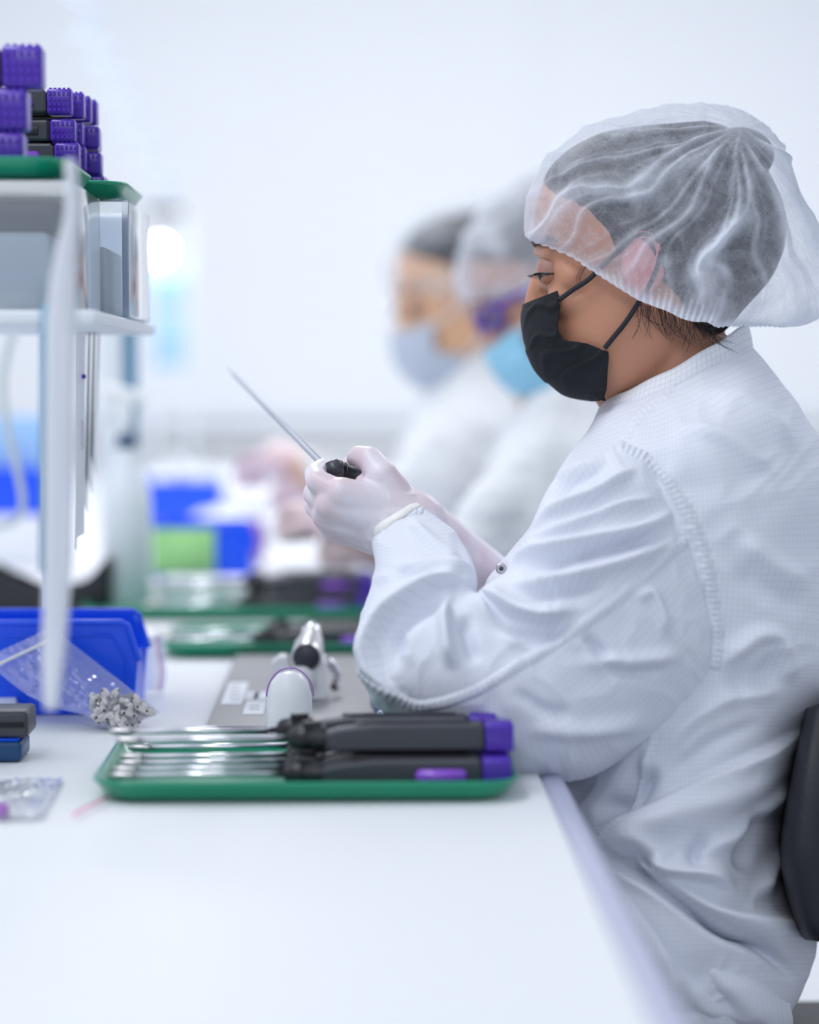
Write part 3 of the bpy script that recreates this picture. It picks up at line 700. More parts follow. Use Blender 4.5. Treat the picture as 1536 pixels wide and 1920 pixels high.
# papers hanging behind the sleeve, edge-on to the lens
dh = thing('document_holder', P(165, 800, 2.0), 'white document sheets hanging edge-on from the shelf', 'documents')
for k in range(5):
    x0 = 142 + k * 9
    pt = [P(x0 + 6, 592, 2.045 + .012 * k), P(x0 + 6 + 3, 592, 2.10 + .012 * k), P(x0 + (3 if k else 0), 1030 - 35 * k, 2.10 + .012 * k), P(x0 - 3, 1030 - 45 * k, 2.045 + .012 * k)]
    nrm = Vector((.0006, 0, 0)); vs = pt + [p + nrm for p in pt]
    MB().add(vs, [(0, 1, 2, 3), (7, 6, 5, 4), (0, 4, 5, 1), (1, 5, 6, 2), (2, 6, 7, 3), (3, 7, 4, 0)]).build('document_sheet', M_paper, dh, False)
a = P(150, 1035, 2.05); b = P(158, 592, 2.05)
MB().add([P(141, 592, 2.04), P(160, 592, 2.044), P(158, 1000, 2.044), P(141, 1010, 2.04), P(141, 592, 2.042), P(160, 592, 2.046), P(158, 1000, 2.046), P(141, 1010, 2.042)],
         [(0, 1, 2, 3), (7, 6, 5, 4), (0, 4, 5, 1), (1, 5, 6, 2), (2, 6, 7, 3), (3, 7, 4, 0)]).build('front_sheet', M_paper, dh, False)
MB().cyl(P(157, 706, 2.040), P(157, 706, 2.0385), .0022, .0022, 14).build('rivet', M_purple, dh)
for k in range(16):
    y = 790 + k * 3.4
    MB().box(P(154 + (k % 3), y, 2.0395), (.0022 + .0008 * (k % 2), .0004, .0006)).build('print_mark', M_ink, dh, False)

# ------------------------------------------------------------------ cable
cb = thing('cable', P(20, 960, 2.75), 'pale grey cable hanging in a curve at the left edge', 'cable')
MB().tube([P(x, y, 2.75) for x, y in catmull([(44, 590), (20, 640), (5, 720), (14, 800), (30, 870), (42, 930), (38, 965), (10, 985), (-40, 990)], 50)], .0042, 10).build('cord', M_cable, cb)

# ------------------------------------------------------------------ spray bottle
def mpp(d): return d / F
bb = on_z(236, 1140); sb = thing('spray_bottle', (bb.x, bb.y + .03, TZ), 'white spray bottle with a dark blue collar standing on the bench', 'bottle')
L = sb.location.copy(); s = bb.y / F
prof = [(0, 0), (42, 0), (46, 4), (46, 190), (44, 215), (36, 240), (26, 262), (20, 285), (18, 302), (0, 302)]
MB().lathe([(r * s, z * s) for r, z in prof], L, 36).build('bottle_body', M_soft, sb)
MB().lathe([(0, 300 * s), (20 * s, 300 * s), (20 * s, 322 * s), (0, 323 * s)], L, 30).build('collar', M_navy, sb)
tp = L + Vector((0, 0, 322 * s))
MB().tube([tp, tp + Vector((0, 0, 40 * s)), tp + Vector((-2 * s, 0, 70 * s))], [11 * s, 10 * s, 13 * s], 18).build('neck', M_white, sb)
MB().tube([tp + Vector((34 * s, 0, 62 * s)), tp + Vector((20 * s, 0, 72 * s)), tp + Vector((-20 * s, 0, 84 * s)), tp + Vector((-58 * s, 0, 92 * s))], [9 * s, 13 * s, 12 * s, 7 * s], 18).build('spray_head', M_white, sb)
MB().tube([tp + Vector((-22 * s, 0, 74 * s)), tp + Vector((-32 * s, 0, 50 * s)), tp + Vector((-38 * s, 0, 20 * s))], [6 * s, 5 * s, 4 * s], 12).build('trigger', M_white, sb)

# ------------------------------------------------------------------ far blue bins etc.
def bin_at(pxl, pxr, pyb, pyt, m, label, group, flip=1, dep=.12, zoff=0, rz=0):
    a = on_z(pxl, pyb, TZ + zoff); sc_ = a.y / F; Wd = (pxr - pxl) * sc_; H_ = (pyb - pyt) * sc_
    return make_bin(Vector((a.x + Wd / 2, a.y, TZ + zoff + .0005)), Wd, H_, dep, m, label, group, flip, rz), a, sc_
gb = 'blue bins further along the bench'
b1, a1, s1 = bin_at(285, 474, 1098, 985, M_blue, 'blue storage bin with a lime green label, right of the spray bottle', gb)
MB().box((on_z(345, 1098).x - b1.location.x, -.004, .049), (118 * s1, .001, 86 * s1)).build('bin_label', M_lime, None).parent = b1
b2, a2, s2 = bin_at(250, 410, 985, 902, M_blue, 'blue storage bin furthest along the bench, heaped with white packets', gb, dep=.2)
for k in range(5):
    a = a2 + Vector((.05 + .024 * k, .03 + .03 * (k % 2), .088 + .008 * (k % 3)))
    q = thing('white_packet', a, ['first', 'second', 'third', 'fourth', 'fifth'][k] + ' white packet from the left heaped in the furthest blue bin', 'packet', 'white packets in the furthest blue bin')
    MB().sphere(a, .034, 14, (1, .7, .5), Matrix.Rotation(.6 * k, 3, 'Y')).build('packet', M_paper, q)
wbx = on_z(-30, 1062)
wb = thing('white_carton', (wbx.x + .04, wbx.y + .05, TZ), 'plain white carton at the left edge under a blue bin', 'carton')
sw = wbx.y / F
MB().box((wbx.x + 40 * sw, wbx.y + .07, TZ + 48 * sw), (170 * sw, .14, 95 * sw), bev=.002).build('carton', M_paper, wb)
zc = 96 * sw
b3 = make_bin(Vector((wbx.x + 40 * sw, wbx.y + .01, TZ + zc)), 165 * sw, 86 * sw, .12, M_blue, 'blue storage bin standing on the white carton at the left edge', gb)
lbp = Vector((wbx.x + 40 * sw, wbx.y + .07, TZ + zc + .004))
lbg = thing('blue_packet', lbp, 'pale blue plastic packet standing up in the blue bin at the left edge', 'packet')
MB().box(lbp + Vector((0, 0, 92 * sw)), (140 * sw, .02, 176 * sw), bev=.004).build('packet', M_lblue, lbg)
# black curved holder
bk = on_z(-20, 1152); sk = bk.y / F
bh = thing('black_holder', (bk.x + .06, bk.y, TZ), 'black open holder with a scooped front on the bench, behind the blue bin', 'holder')
prof = [(0, 0), (215, 0), (222, 100), (218, 104), (190, 72), (165, 55), (120, 46), (80, 52), (60, 62), (20, 78), (0, 92)]
for y in (0, .07):
    MB().prism([(x * sk, z * sk) for x, z in prof], .003, Matrix.Translation((bk.x, bk.y + y, TZ))).build('side_plate', M_black, bh, False, bevel=.001)
MB().box((bk.x + 108 * sk, bk.y + .037, TZ + .002), (205 * sk, .07, .004)).build('bottom', M_black, bh, False)
MB().box((bk.x + 2 * sk, bk.y + .037, TZ + 44 * sk), (.003, .068, 88 * sk)).build('end_plate', M_black, bh, False)
# paper pile and white bag pile near the middle of the bench
for k, (px, py, wx, hz, lab) in enumerate(((430, 1120, .20, .018, 'low stack of white papers beside the lime labelled bin'), (360, 1030, .0, 0, ''), )):
    if wx == 0: continue
    a = on_z(px, py); t = thing('paper_stack', (a.x, a.y + .06, TZ), lab, 'paper')
    for j in range(5):
        MB().box((a.x + .004 * math.sin(j * 2), a.y + .06, TZ + .002 + j * .0040), (wx, .12, .003), Matrix.Rotation(math.radians(3 * math.sin(j)), 3, 'Z')).build('sheet', M_paper, t, False)
for k, (px, py, r, lab) in enumerate(((418, 1008, .052, 'nearest'), (400, 930, .07, 'large'), (470, 960, .06, 'middle'), (545, 1010, .045, 'small'))):
    a = on_z(px, py); t = thing('white_bag', (a.x, a.y, TZ), f'{lab} puffed white plastic bag lying on the far bench', 'bag', 'puffed white bags on the far bench')
    m_ = MB(); m_.sphere(Vector((a.x, a.y, TZ + r * .5)), r, 22, (1.3, 1, .5))
    m_.v = [(x + .004 * math.sin(60 * z + 40 * y), y, max(TZ + .001, z + .006 * math.sin(70 * x) * math.cos(50 * y))) for x, y, z in m_.v]
    m_.build('bag_film', M_paper, t)
a = on_z(480, 1060); t = thing('purple_part', (a.x, a.y, TZ), 'pale purple plastic clamp standing right of the lime labelled bin', 'clamp')
MB().tube([Vector((a.x, a.y, TZ + .003)), Vector((a.x + .006, a.y, TZ + .04)), Vector((a.x + .002, a.y, TZ + .075))], [.010, .012, .008], 14).build('clamp_body', M_pink, t)
a = on_z(655, 1066); t = thing('olive_part', (a.x, a.y, TZ), 'small dark knob on the bench below the raised hands', 'knob')
MB().lathe([(0, 0), (.010, 0), (.011, .006), (.008, .012), (.009, .018), (.0, .021)], Vector((a.x, a.y, TZ)), 20).build('knob_body', M_dgrey, t)

# far post with lamp, blue panels and coiled hose
fr = thing('light_blue_rack', on_z(290, 900), 'tall pale rack far back on the bench with light blue panels', 'rack')
a = on_z(290, 905); sf = a.y / F; dpt = a.y
MB().box((a.x, a.y, TZ + .5 * (905 - 385) * sf), (.018, .018, (905 - 385) * sf), bev=.003).build('post', M_soft, fr)
MB().box((a.x + .10, a.y, TZ + .5 * (905 - 395) * sf), (.014, .014, (905 - 395) * sf), bev=.003).build('post', M_soft, fr)
for (y0, y1) in ((500, 580), (590, 690)):
    MB().box((a.x + .045, a.y - .014, TZ + (905 - (y0 + y1) / 2) * sf), (.080, .006, (y1 - y0) * sf), bev=.002).build('panel', M_lblue, fr)
MB().box((a.x + .05, a.y, TZ + (905 - 705) * sf), (.13, .05, .010), bev=.002).build('shelf', M_trim, fr)
MB().box((a.x + .03, a.y, TZ + (905 - 400) * sf), (.10, .05, .022), bev=.003).build('clamp', M_dgrey, fr)
lm = thing('lamp', a + Vector((0, -.05, 470 * sf)), 'glowing round white lamp clamped to the far rack', 'lamp')
lc = P(300, 470, dpt - .10)
MB().sphere(lc, .026, 20).build('bulb', M_glow, lm)
MB().tube([lc + Vector((0, .02, 0)), lc + Vector((.0, .055, .03)), a + Vector((.0, -.008, (905 - 410) * sf))], [.03, .012, .006], 16).build('lamp_shade', M_white, lm)
hs_ = thing('coiled_hose', P(230, 200, 5.0), 'pale blue coiled air hose hanging diagonally against the white wall', 'hose')
pts = []
path = catmull([(150, -60), (158, 40), (190, 105), (222, 172), (252, 240), (285, 305), (312, 372)], 200)
for i, (x, y) in enumerate(path):
    ph = i / 200 * 2 * math.pi * 6.6
    c_ = P(x, y, 5.0); pts.append(c_ + Vector((.030 * math.cos(ph), .030 * math.sin(ph), 0)))
MB().tube(pts, .0042, 8).build('hose', M_pblue, hs_)

# ------------------------------------------------------------------ people
def affine(d, eye, s_, tilt=0.0, turn=0.0):
    """maps the head drawn in the focus person's picture units to a head at distance d with its eye at eye"""
    ct, st = math.cos(math.radians(tilt)), math.sin(math.radians(tilt)); cy_, sy_ = math.cos(math.radians(turn)), math.sin(math.radians(turn))
    def raw(px, py, off):
        x = px - 1180; y = py - 520
        xm = x / 2200.0
        xm, off2 = xm * cy_ - off * sy_, xm * sy_ + off * cy_
        x = xm * 2200
        return x * ct + y * st, -x * st + y * ct, off2
    ex, ey, eo = raw(1015, 500, -.03)
    def M(px, py, off=0.0):
        x, y, o2 = raw(px, py, off)
        # perspective correct inside the figure
        base = P(eye[0] + (0 - ex) * s_, eye[1] + (0 - ey) * s_, d)
        q = ROT @ Vector((x / 2200.0 * D0 / 2.0, -y / 2200.0, 0)) * (s_ * d * 2200 / F)
        fwd = ROT @ Vector((0, 0, -1)); fwd = Vector((fwd.x, fwd.y, 0)).normalized()
        return base + q + fwd * o2
    return M
def M0(px, py, off=0.0): return P(px, py, D0 + off)

def head_blob(mb, M, n=26):
    # skull and face as stacked rounded sections (picture units, half width in m)
    S = [(1160, 262, 1230, 262, .012), (1110, 268, 1300, 268, .036), (1062, 290, 1362, 290, .056), (1025, 330, 1402, 335, .069), (1006, 380, 1420, 390, .0755),
         (1000, 430, 1424, 440, .0765), (1003, 462, 1420, 480, .075), (1013, 490, 1410, 510, .071), (1020, 515, 1398, 540, .0675), (1017, 550, 1380, 575, .0665),
         (1012, 590, 1360, 610, .0655), (1008, 630, 1335, 650, .0630), (1012, 665, 1310, 690, .0590), (1028, 700, 1280, 720, .0530), (1056, 722, 1240, 740, .0450), (1085, 738, 1190, 755, .030), (1100, 742, 1150, 752, .012)]
    q = catmull(S, 60); vs = []; nn = 48
    for ax, ay, bx_, by, wd in q:
        mx_, my_, hx, hy = (ax + bx_) / 2, (ay + by) / 2, (ax - bx_) / 2, (ay - by) / 2
        for k in range(nn):
            th = 2 * math.pi * k / nn; c_, s_ = math.cos(th), math.sin(th)
            # narrower towards the face
            nar = 1.0 - 0.20 * max(0, c_) ** 2
            e = .86
            vs.append(M(mx_ + hx * math.copysign(abs(c_) ** e, c_), my_ + hy * math.copysign(abs(c_) ** e, c_), -wd * nar * math.copysign(abs(s_) ** .92, s_)))
    N = len(q)
    fs = [(i * nn + k, i * nn + (k + 1) % nn, (i + 1) * nn + (k + 1) % nn, (i + 1) * nn + k) for i in range(N - 1) for k in range(nn)] + [tuple(range(nn)), tuple((N - 1) * nn + k for k in range(nn))]
    mb.add(vs, fs)
    sc_ = (M(1100, 500) - M(1000, 500)).length / (100 / 2200.0)
    cap = lambda a, b, ra, rb: mb.cap(M(*a), M(*b), ra * sc_, rb * sc_, 14)
    # nose
    cap((1014, 508, 0), (1002, 545, 0), .0050, .0065); cap((1002, 545, 0), (1000, 577, 0), .0065, .0088)
    cap((1012, 588, -.010), (1012, 588, .010), .006, .006)
    # brow ridges, cheeks, jaw, chin, lips
    for sgn in (-1, 1):
        cap((1014, 470, sgn * .010), (1030, 476, sgn * .040), .0065, .0060)
        cap((1060, 562, sgn * .036), (1110, 580, sgn * .044), .016, .014)
        cap((1120, 722, sgn * .028), (1210, 688, sgn * .042), .013, .013)
        cap((1030, 532, sgn * .022), (1060, 528, sgn * .040), .0075, .0095)
        cap((1062, 505, sgn * .041), (1075, 520, sgn * .046), .0120, .013)
        cap((1034, 500, sgn * .016), (1026, 530, sgn * .014), .0090, .0090)
        cap((1040, 478, sgn * .022), (1062, 484, sgn * .041), .0085, .010)
        cap((1050, 510, sgn * .030), (1058, 510, sgn * .030), .0100, .0120)
    cap((1066, 718, -.008), (1066, 718, .008), .011, .011)
    cap((1016, 650, -.012), (1016, 650, .012), .0065, .0065)
    # neck
    cap((1240, 650, 0), (1300, 760, 0), .052, .056); cap((1180, 690, 0), (1215, 745, 0), .040, .040)

def ear(M, m, parent):
    e = MB(); c_ = Vector((0, 0, 0))
    pts = []
    q = catmull([(1200, 548), (1212, 535), (1228, 505), (1236, 475), (1226, 448), (1205, 440), (1188, 450), (1182, 475), (1186, 505)], 40)
    e.tube([M(x, y, -.073 - .008 * math.sin(i / 40 * 3.1)) for i, (x, y) in enumerate(q)], .0032, 8)
    e.sphere(M(1202, 545, -.072), .0062, 12)
    vs = [M(x, y, -.072) for x, y in q] + [M(1205, 490, -.067)]
    e.add(vs, [(i, i + 1, 40) for i in range(39)])
    e.sphere(M(1207, 490, -.0745), .0265, 20, (.72, .30, 1.0))
    e.build('ear', m, parent, True, 0, False)

def eye_parts(M, parent, detail=True):
    sc_ = (M(1100, 500) - M(1000, 500)).length / (100 / 2200.0)
    for sgn in (-1, 1):
        cpos = M(1035, 506, sgn * .030); r = .0122 * sc_
        eb = MB().sphere(cpos, r, 24).build('eyeball', M_eye, parent)
        look = (M(1000, 530, sgn * .034) - M(1037, 508, sgn * .031)).normalized()
        MB().sphere(cpos + look * r * .62, r * .52, 18).build('iris', M_iris, eb)
        # lids: skin shells leaving a narrow slit
        for nm, lo, hi in (('upper_lid', -12, 95), ('lower_lid', -95, -38)):
            vs = []; nu_, nv_ = 26, 14; R_ = .0134 * sc_
            f_ = (M(1000, 508, 0) - M(1037, 508, 0)).normalized(); up = (M(1037, 470, 0) - M(1037, 508, 0)).normalized(); sd = f_.cross(up)
            for i in range(nu_):
                az = math.radians(-100 + 200 * i / (nu_ - 1))
                for k in range(nv_):
                    el = math.radians(lo + (hi - lo) * k / (nv_ - 1))
                    # slit narrows to the corners
                    el2 = el + (-.12 * (math.sin(az) ** 2) if nm == 'upper_lid' else .28 * (math.sin(az) ** 2))
                    dvec = f_ * math.cos(el2) * math.cos(az) + sd * math.cos(el2) * math.sin(az) + up * math.sin(el2)
                    vs.append(cpos + dvec * (R_ + (.0006 if k == 0 else 0)))
            fs = [(i * nv_ + k, (i + 1) * nv_ + k, (i + 1) * nv_ + k + 1, i * nv_ + k + 1) for i in range(nu_ - 1) for k in range(nv_ - 1)]
            MB().add(vs, fs).build(nm, M_lid if nm == 'upper_lid' else M_skin, parent, True, 0, False)
            if nm == 'upper_lid':
                MB().tube([vs[i * nv_] + f_ * .0004 for i in range(nu_)], .0008 * sc_, 6).build('lash_line', M_iris, parent)
                la = MB()
                for i in range(3, nu_ - 3):
                    p = vs[i * nv_]; o_ = (p - cpos).normalized()
                    la.tube([p, p + (o_ * .9 - up * .25).normalized() * .004 * sc_, p + (o_ - up * .1).normalized() * .0075 * sc_], [.0004, .0003, .0001], 4)
                tag(la.build('lashes', M_iris, parent), kind='stuff')
        MB().tube([M(x, y, sgn * o_) for x, y, o_ in ((1004, 462, .010), (1003, 454, .018), (1008, 449, .030), (1024, 447, .044), (1045, 452, .053))], [.0012, .0030, .0034, .0030, .001], 8).build('eyebrow', M_brow, parent)

def cap_mesh(M, m, parent, outline, rim, halfw, seed=1, nu=150, nv=150, fold=.0042, K=(1392, 236), dens=1.0):
    T = catmull(outline, nu); R = catmull(rim, nu); W = catmull([(w_,) for w_ in halfw], nu)[:, 0]
    v = np.linspace(-1, 1, nv); ph = v * math.radians(104)
    g = (1 - np.cos(ph)) / (1 - math.cos(math.radians(104))); h = np.sign(ph) * np.abs(np.sin(ph)) ** .62
    px = T[:, 0][:, None] + (R[:, 0] - T[:, 0])[:, None] * g; py = T[:, 1][:, None] + (R[:, 1] - T[:, 1])[:, None] * g
    off = W[:, None] * h
    G = np.stack([px / 2200, off, -py / 2200], 2); n = grid_normals(G, False)
    cen = np.array([1250 / 2200, 0, -430 / 2200]); fl = np.sign(np.sum(n * (G - cen), 2)); n = n * np.sign(fl.mean())
    ang = np.arctan2(py - K[1], px - K[0]); rad = np.hypot(px - K[0], py - K[1])
    side = np.where(off < 0, 0.0, 7.0)
    wob = .035 * waves(px, py, seed + 5, 220) + .012 * waves(px, py, seed + 6, 80)
    A = ang + wob + side
    f = np.zeros(px.shape)
    rg = np.random.RandomState(seed)
    for k_, am in ((7, .9), (13, 1.1), (23, .7), (41, .25)):
        ph_ = rg.uniform(0, 6.28)
        f += am * (1 - np.abs(np.sin(k_ * A / 2 + ph_ + .35 * waves(px, py, seed + k_, 300)))) ** 2.6
    f += .22 * (1 - np.abs(waves(px, py, seed + 9, 110))) + .03 * waves(px, py, seed + 12, 40)
    f = f - f.mean()
    rim_d = (1 - np.abs(v))[None, :]                      # 0 at the rim
    grow = np.clip(rad / 90, 0, 1) * (.30 + .70 * np.clip(np.abs(off) / .045, 0, 1)) * np.clip(rim_d * 6 + .25, 0, 1)
    gather = .0009 * np.sin(np.linspace(0, 1, nu) * 2 * math.pi * 46)[:, None] * np.exp(-(rim_d / .06) ** 2)
    G = G + n * (fold * f * grow + gather)[:, :, None]
    V = [M(q[0] * 2200, -q[2] * 2200, q[1]) for q in G.reshape(-1, 3)]
    fs = [(i * nv + k, (i + 1) * nv + k, (i + 1) * nv + k + 1, i * nv + k + 1) for i in range(nu - 1) for k in range(nv - 1)]
    me = bpy.data.meshes.new('hair_net'); me.from_pydata([tuple(x) for x in V], [], fs)
    at = me.attributes.new('dens', 'FLOAT', 'POINT')
    fn = np.clip((f - .10) * .40, -.20, .55) * grow
    ridge = fn + .55 * np.exp(-(rim_d / .035) ** 2) + np.zeros(px.shape)
    thin = -.05
    at.data.foreach_set('value', ((ridge + thin) * dens).ravel().astype(np.float32))
    return finish('hair_net', me, m, parent, True, 0, False)

OUT = [(985, 436), (983, 405), (988, 372), (1003, 330), (1030, 292), (1070, 258), (1120, 230), (1185, 210), (1260, 198), (1330, 196), (1385, 204), (1432, 232), (1468, 272), (1488, 325), (1505, 375), (1532, 420), (1556, 475), (1572, 530), (1562, 575), (1530, 600), (1480, 612)]
RIM = [(987, 444), (1008, 455), (1040, 468), (1075, 485), (1105, 505), (1135, 524), (1165, 543), (1195, 562), (1225, 574), (1250, 583), (1275, 596), (1300, 603), (1325, 604), (1345, 614), (1365, 612), (1385, 612), (1405, 612), (1425, 613), (1445, 613), (1465, 613), (1476, 613)]
HW = [.012, .042, .058, .067, .074, .080, .084, .088, .093, .097, .099, .100, .100, .098, .094, .088, .080, .070, .056, .036, .008]

def hair_volume(M, parent, bun=True, extra=None):
    sc_ = 1
    S = [(1200, 236, 1320, 226, .010), (1125, 250, 1368, 240, .036), (1062, 284, 1408, 276, .056), (1022, 330, 1440, 318, .073), (1022, 385, 1468, 380, .0815), (1036, 428, 1476, 440, .084),
         (1066, 474, 1462, 490, .0825), (1165, 518, 1440, 530, .077), (1235, 560, 1400, 575, .070), (1262, 590, 1370, 610, .064), (1290, 612, 1350, 630, .05)]
    q = catmull(S, 40); vs = []; nn = 40
    for ax, ay, bx_, by, wd in q:
        for k in range(nn):
            th = 2 * math.pi * k / nn; c_, s_ = math.cos(th), math.sin(th)
            vs.append(M((ax + bx_) / 2 + (ax - bx_) / 2 * c_, (ay + by) / 2 + (ay - by) / 2 * c_, -wd * math.copysign(abs(s_) ** .9, s_)))
    N = len(q)
    fs = [(i * nn + k, i * nn + (k + 1) % nn, (i + 1) * nn + (k + 1) % nn, (i + 1) * nn + k) for i in range(N - 1) for k in range(nn)] + [tuple(range(nn)), tuple((N - 1) * nn + k for k in range(nn))]
    h = MB().add(vs, fs)
    if bun: h.sphere(M(1385, 292, -.006), .030, 18, (1.0, 1.2, .8))
    return h.build('hair', M_hair, parent)

def face_mask(M, m, parent, loops=True, pleats=True, cord=M_cord):
    """rows: from nose bridge to under the chin; each row front point and near edge point"""
    rows_ = [((984, 571), (1046, 546), .050), ((979, 590), (1050, 566), .054), ((980, 615), (1049, 590), .056), ((984, 640), (1047, 612), .057), ((989, 655), (1054, 632), .058),
             ((988, 660), (1064, 640), .059), ((1003, 692), (1095, 643), .061), ((1022, 714), (1120, 652), .0625), ((1030, 718), (1128, 656), .063), ((1055, 738), (1141, 662), .0635), ((1080, 746), (1139, 700), .062), ((1108, 750), (1136, 751), .056)]
    q = catmull([(a[0], a[1], b[0], b[1], w_) for a, b, w_ in rows_], 72)
    nv = 61; V = []
    for i, (ax, ay, bx_, by, wd) in enumerate(q):
        for k in range(nv):
            t = -1 + 2 * k / (nv - 1); th = abs(t) * math.pi / 2
            g = 1 - math.cos(th) ** 1.15; h_ = math.sin(th) ** .85
            x = ax + (bx_ - ax) * g; y = ay + (by - ay) * g
            # soft crumples
            cr = .0036 * (1 - abs(math.sin(i * .20 + 3.0 * g + 1.2 * math.sin(g * 5)))) ** 4 * math.sin(min(1, g * 3) * 1.57)
            ple = .0012 * (1 if (i % 24) < 3 else 0)
            x -= 1.6 * (cr * 1000) * .8 + ple * 900 * (1 - g)
            V.append(M(x, y, math.copysign(wd * h_ + .0015 + cr * .8, t)))
    fs = [(i * nv + k, (i + 1) * nv + k, (i + 1) * nv + k + 1, i * nv + k + 1) for i in range(71) for k in range(nv - 1)]
    me = bpy.data.meshes.new('face_mask'); me.from_pydata([tuple(v) for v in V], [], fs)
    o = finish('face_mask', me, m, parent, True, 0, False)
    sd = o.modifiers.new('thick', 'SOLIDIFY'); sd.thickness = .0012
    hems = MB()
    for k in (1, nv - 2): hems.tube([V[i * nv + k] for i in range(0, 72, 2)], .0011, 6)
    hems.build('mask_hem', m, o)
    if loops:
        for sgn in (-1, 1):
            MB().tube([M(x, y, sgn * o_) for x, y, o_ in catmull([(1049, 562, .0575), (1075, 543, .064), (1105, 523, .070), (1150, 480, .077), (1200, 440, .082), (1236, 452, .083)], 30)], .0021, 8).build('ear_loop', cord, o)
            MB().tube([M(x, y, sgn * o_) for x, y, o_ in catmull([(1134, 653, .066), (1150, 633, .068), (1172, 606, .071), (1196, 570, .074), (1225, 520, .080), (1240, 470, .083)], 30)], .0021, 8).build('ear_loop', cord, o)
    return o

# ---- hands
def hand_caps(M, left=True, k=1.0):
    mb = MB(); c = lambda a, b, ra, rb: mb.cap(M(*a), M(*b), ra * k, rb * k, 16)
    if left:
        # metacarpals / palm
        W = [(757, 958, -.085), (745, 975, -.088), (732, 992, -.080), (716, 1008, -.066)]
        K = [(640, 925, -.102), (620, 945, -.098), (612, 966, -.084), (625, 990, -.062)]
        for i in range(4): c(W[i], K[i], (.017, .018, .018, .015)[i], (.0135, .0130, .0125, .0115)[i])
        for i in range(3):
            a = tuple((W[i][j] + W[i + 1][j]) / 2 for j in range(3)); b = tuple((K[i][j] + K[i + 1][j]) / 2 for j in range(3)); c(a, b, .017, .0120)
        c((775, 985, -.075), (725, 975, -.080), .029, .028)
        c((735, 965, -.070), (660, 960, -.060), .024, .018); c((700, 1000, -.060), (645, 985, -.050), .018, .014)
        F_ = [[K[0], (596, 903, -.094), (590, 888, -.072), (606, 876, -.058)], [K[1], (590, 926, -.072), (598, 905, -.048), (618, 896, -.040)],
              [K[2], (592, 950, -.055), (606, 925, -.034), (628, 910, -.030)], [K[3], (606, 975, -.036), (618, 948, -.018), (640, 930, -.018)]]
        R_ = [(.0110, .0100, .0088, .0078), (.0110, .0100, .0090, .0080), (.0105, .0096, .0086, .0076), (.0095, .0086, .0078, .0070)]
        for f, r in zip(F_, R_):
            for j in range(3): c(f[j], f[j + 1], r[j], r[j + 1])
        # thumb
        c((748, 952, -.080), (716, 893, -.086), .0185, .0140); c((716, 893, -.086), (694, 861, -.080), .0130, .0108); c((694, 861, -.080), (673, 855, -.068), .0108, .0090); c((673, 855, -.068), (666, 858, -.062), .0090, .0078)
        c((720, 920, -.082), (672, 925, -.090), .0150, .0110); c((700, 920, -.080), (680, 905, -.078), .010, .007)
    else:
        c((935, 1105, .105), (800, 988, .030), .026, .0225); c((800, 988, .030), (740, 945, .010), .0225, .021); c((740, 945, .010), (700, 920, .000), .021, .020)
        F_ = [[(705, 895, -.010), (678, 878, -.028), (654, 874, -.034), (645, 884, -.036)], [(700, 910, .000), (672, 900, -.012), (650, 898, -.018), (640, 900, -.022)],
              [(705, 925, .010), (680, 925, .004), (660, 915, -.002), (652, 905, -.008)], [(712, 940, .015), (690, 945, .012), (670, 938, .006), (662, 928, .0)]]
        for f in F_:
            for j, r in enumerate(((.0105, .0098), (.0098, .0086), (.0086, .0074))): c(f[j], f[j + 1], *r)
        c((722, 918, .000), (708, 882, -.020), .013, .011); c((708, 882, -.020), (690, 868, -.036), .012, .0095)
    return mb

# ================= focus person
root = P(1330, 1500, D0); root.z = 0
p1 = thing('person', root, 'nearest worker in a white grid coat, black face mask and hair net, holding a rod', 'person')
mb = MB(); head_blob(mb, M0)
c = lambda a, b, ra, rb: mb.cap(M0(*a), M0(*b), ra, rb, 14)
c((1300, 800, 0), (1320, 1050, 0), .055, .10); c((1320, 1050, 0), (1275, 1420, 0), .10, .085); c((1275, 1420, 0), (1270, 1760, 0), .085, .080)
c((1290, 930, -.09), (1290, 930, .09), .050, .050)
for sg in (-1, 1): c((1290, 1800, sg * .08), (800, 1810, sg * .11), .062, .050); c((800, 1800, sg * .11), (760, 2700, sg * .11), .052, .04)
c((1240, 1010, -.125), (880, 1270, -.160), .040, .032); c((870, 1270, -.160), (800, 1250, -.160), .032, .030); c((800, 1240, -.158), (762, 1000, -.085), .028, .024)
c((1240, 1010, .12), (1050, 1230, .15), .040, .030); c((1050, 1230, .15), (960, 1125, .125), .026, .022); c((960, 1125, .125), (805, 990, .030), .020, .018)
me = remeshed(mb, .0024, 5)
body = finish('body', me, M_skin, p1)
# left and right hands (bare hands inside the gloves)
for lf in (True, False):
    me = remeshed(hand_caps(M0, lf), .0016, 8)
    if lf:
        co = np.zeros(len(me.vertices) * 3); me.vertices.foreach_get('co', co); co = co.reshape(-1, 3)
        no = np.zeros(len(me.vertices) * 3); me.vertices.foreach_get('normal', no); no = no.reshape(-1, 3)
        wr_ = np.array(M0(742, 978, -.08)); ax_ = np.array(M0(672, 930, -.08)) - wr_; ax_ /= np.linalg.norm(ax_)
        tt_ = (co - wr_) @ ax_; ww = np.exp(-((tt_ - .004) / .016) ** 2)
        sidew = co[:, 2] - wr_[2]
        am_ = .0011 * ww * (1 - np.abs(np.sin((sidew - .6 * tt_) * 420 + 1.5 * np.sin(tt_ * 160)))) ** 1.5
        me.vertices.foreach_set('co', (co + no * am_[:, None]).ravel()); me.update()
    g = finish('glove', me, M_glove, p1)
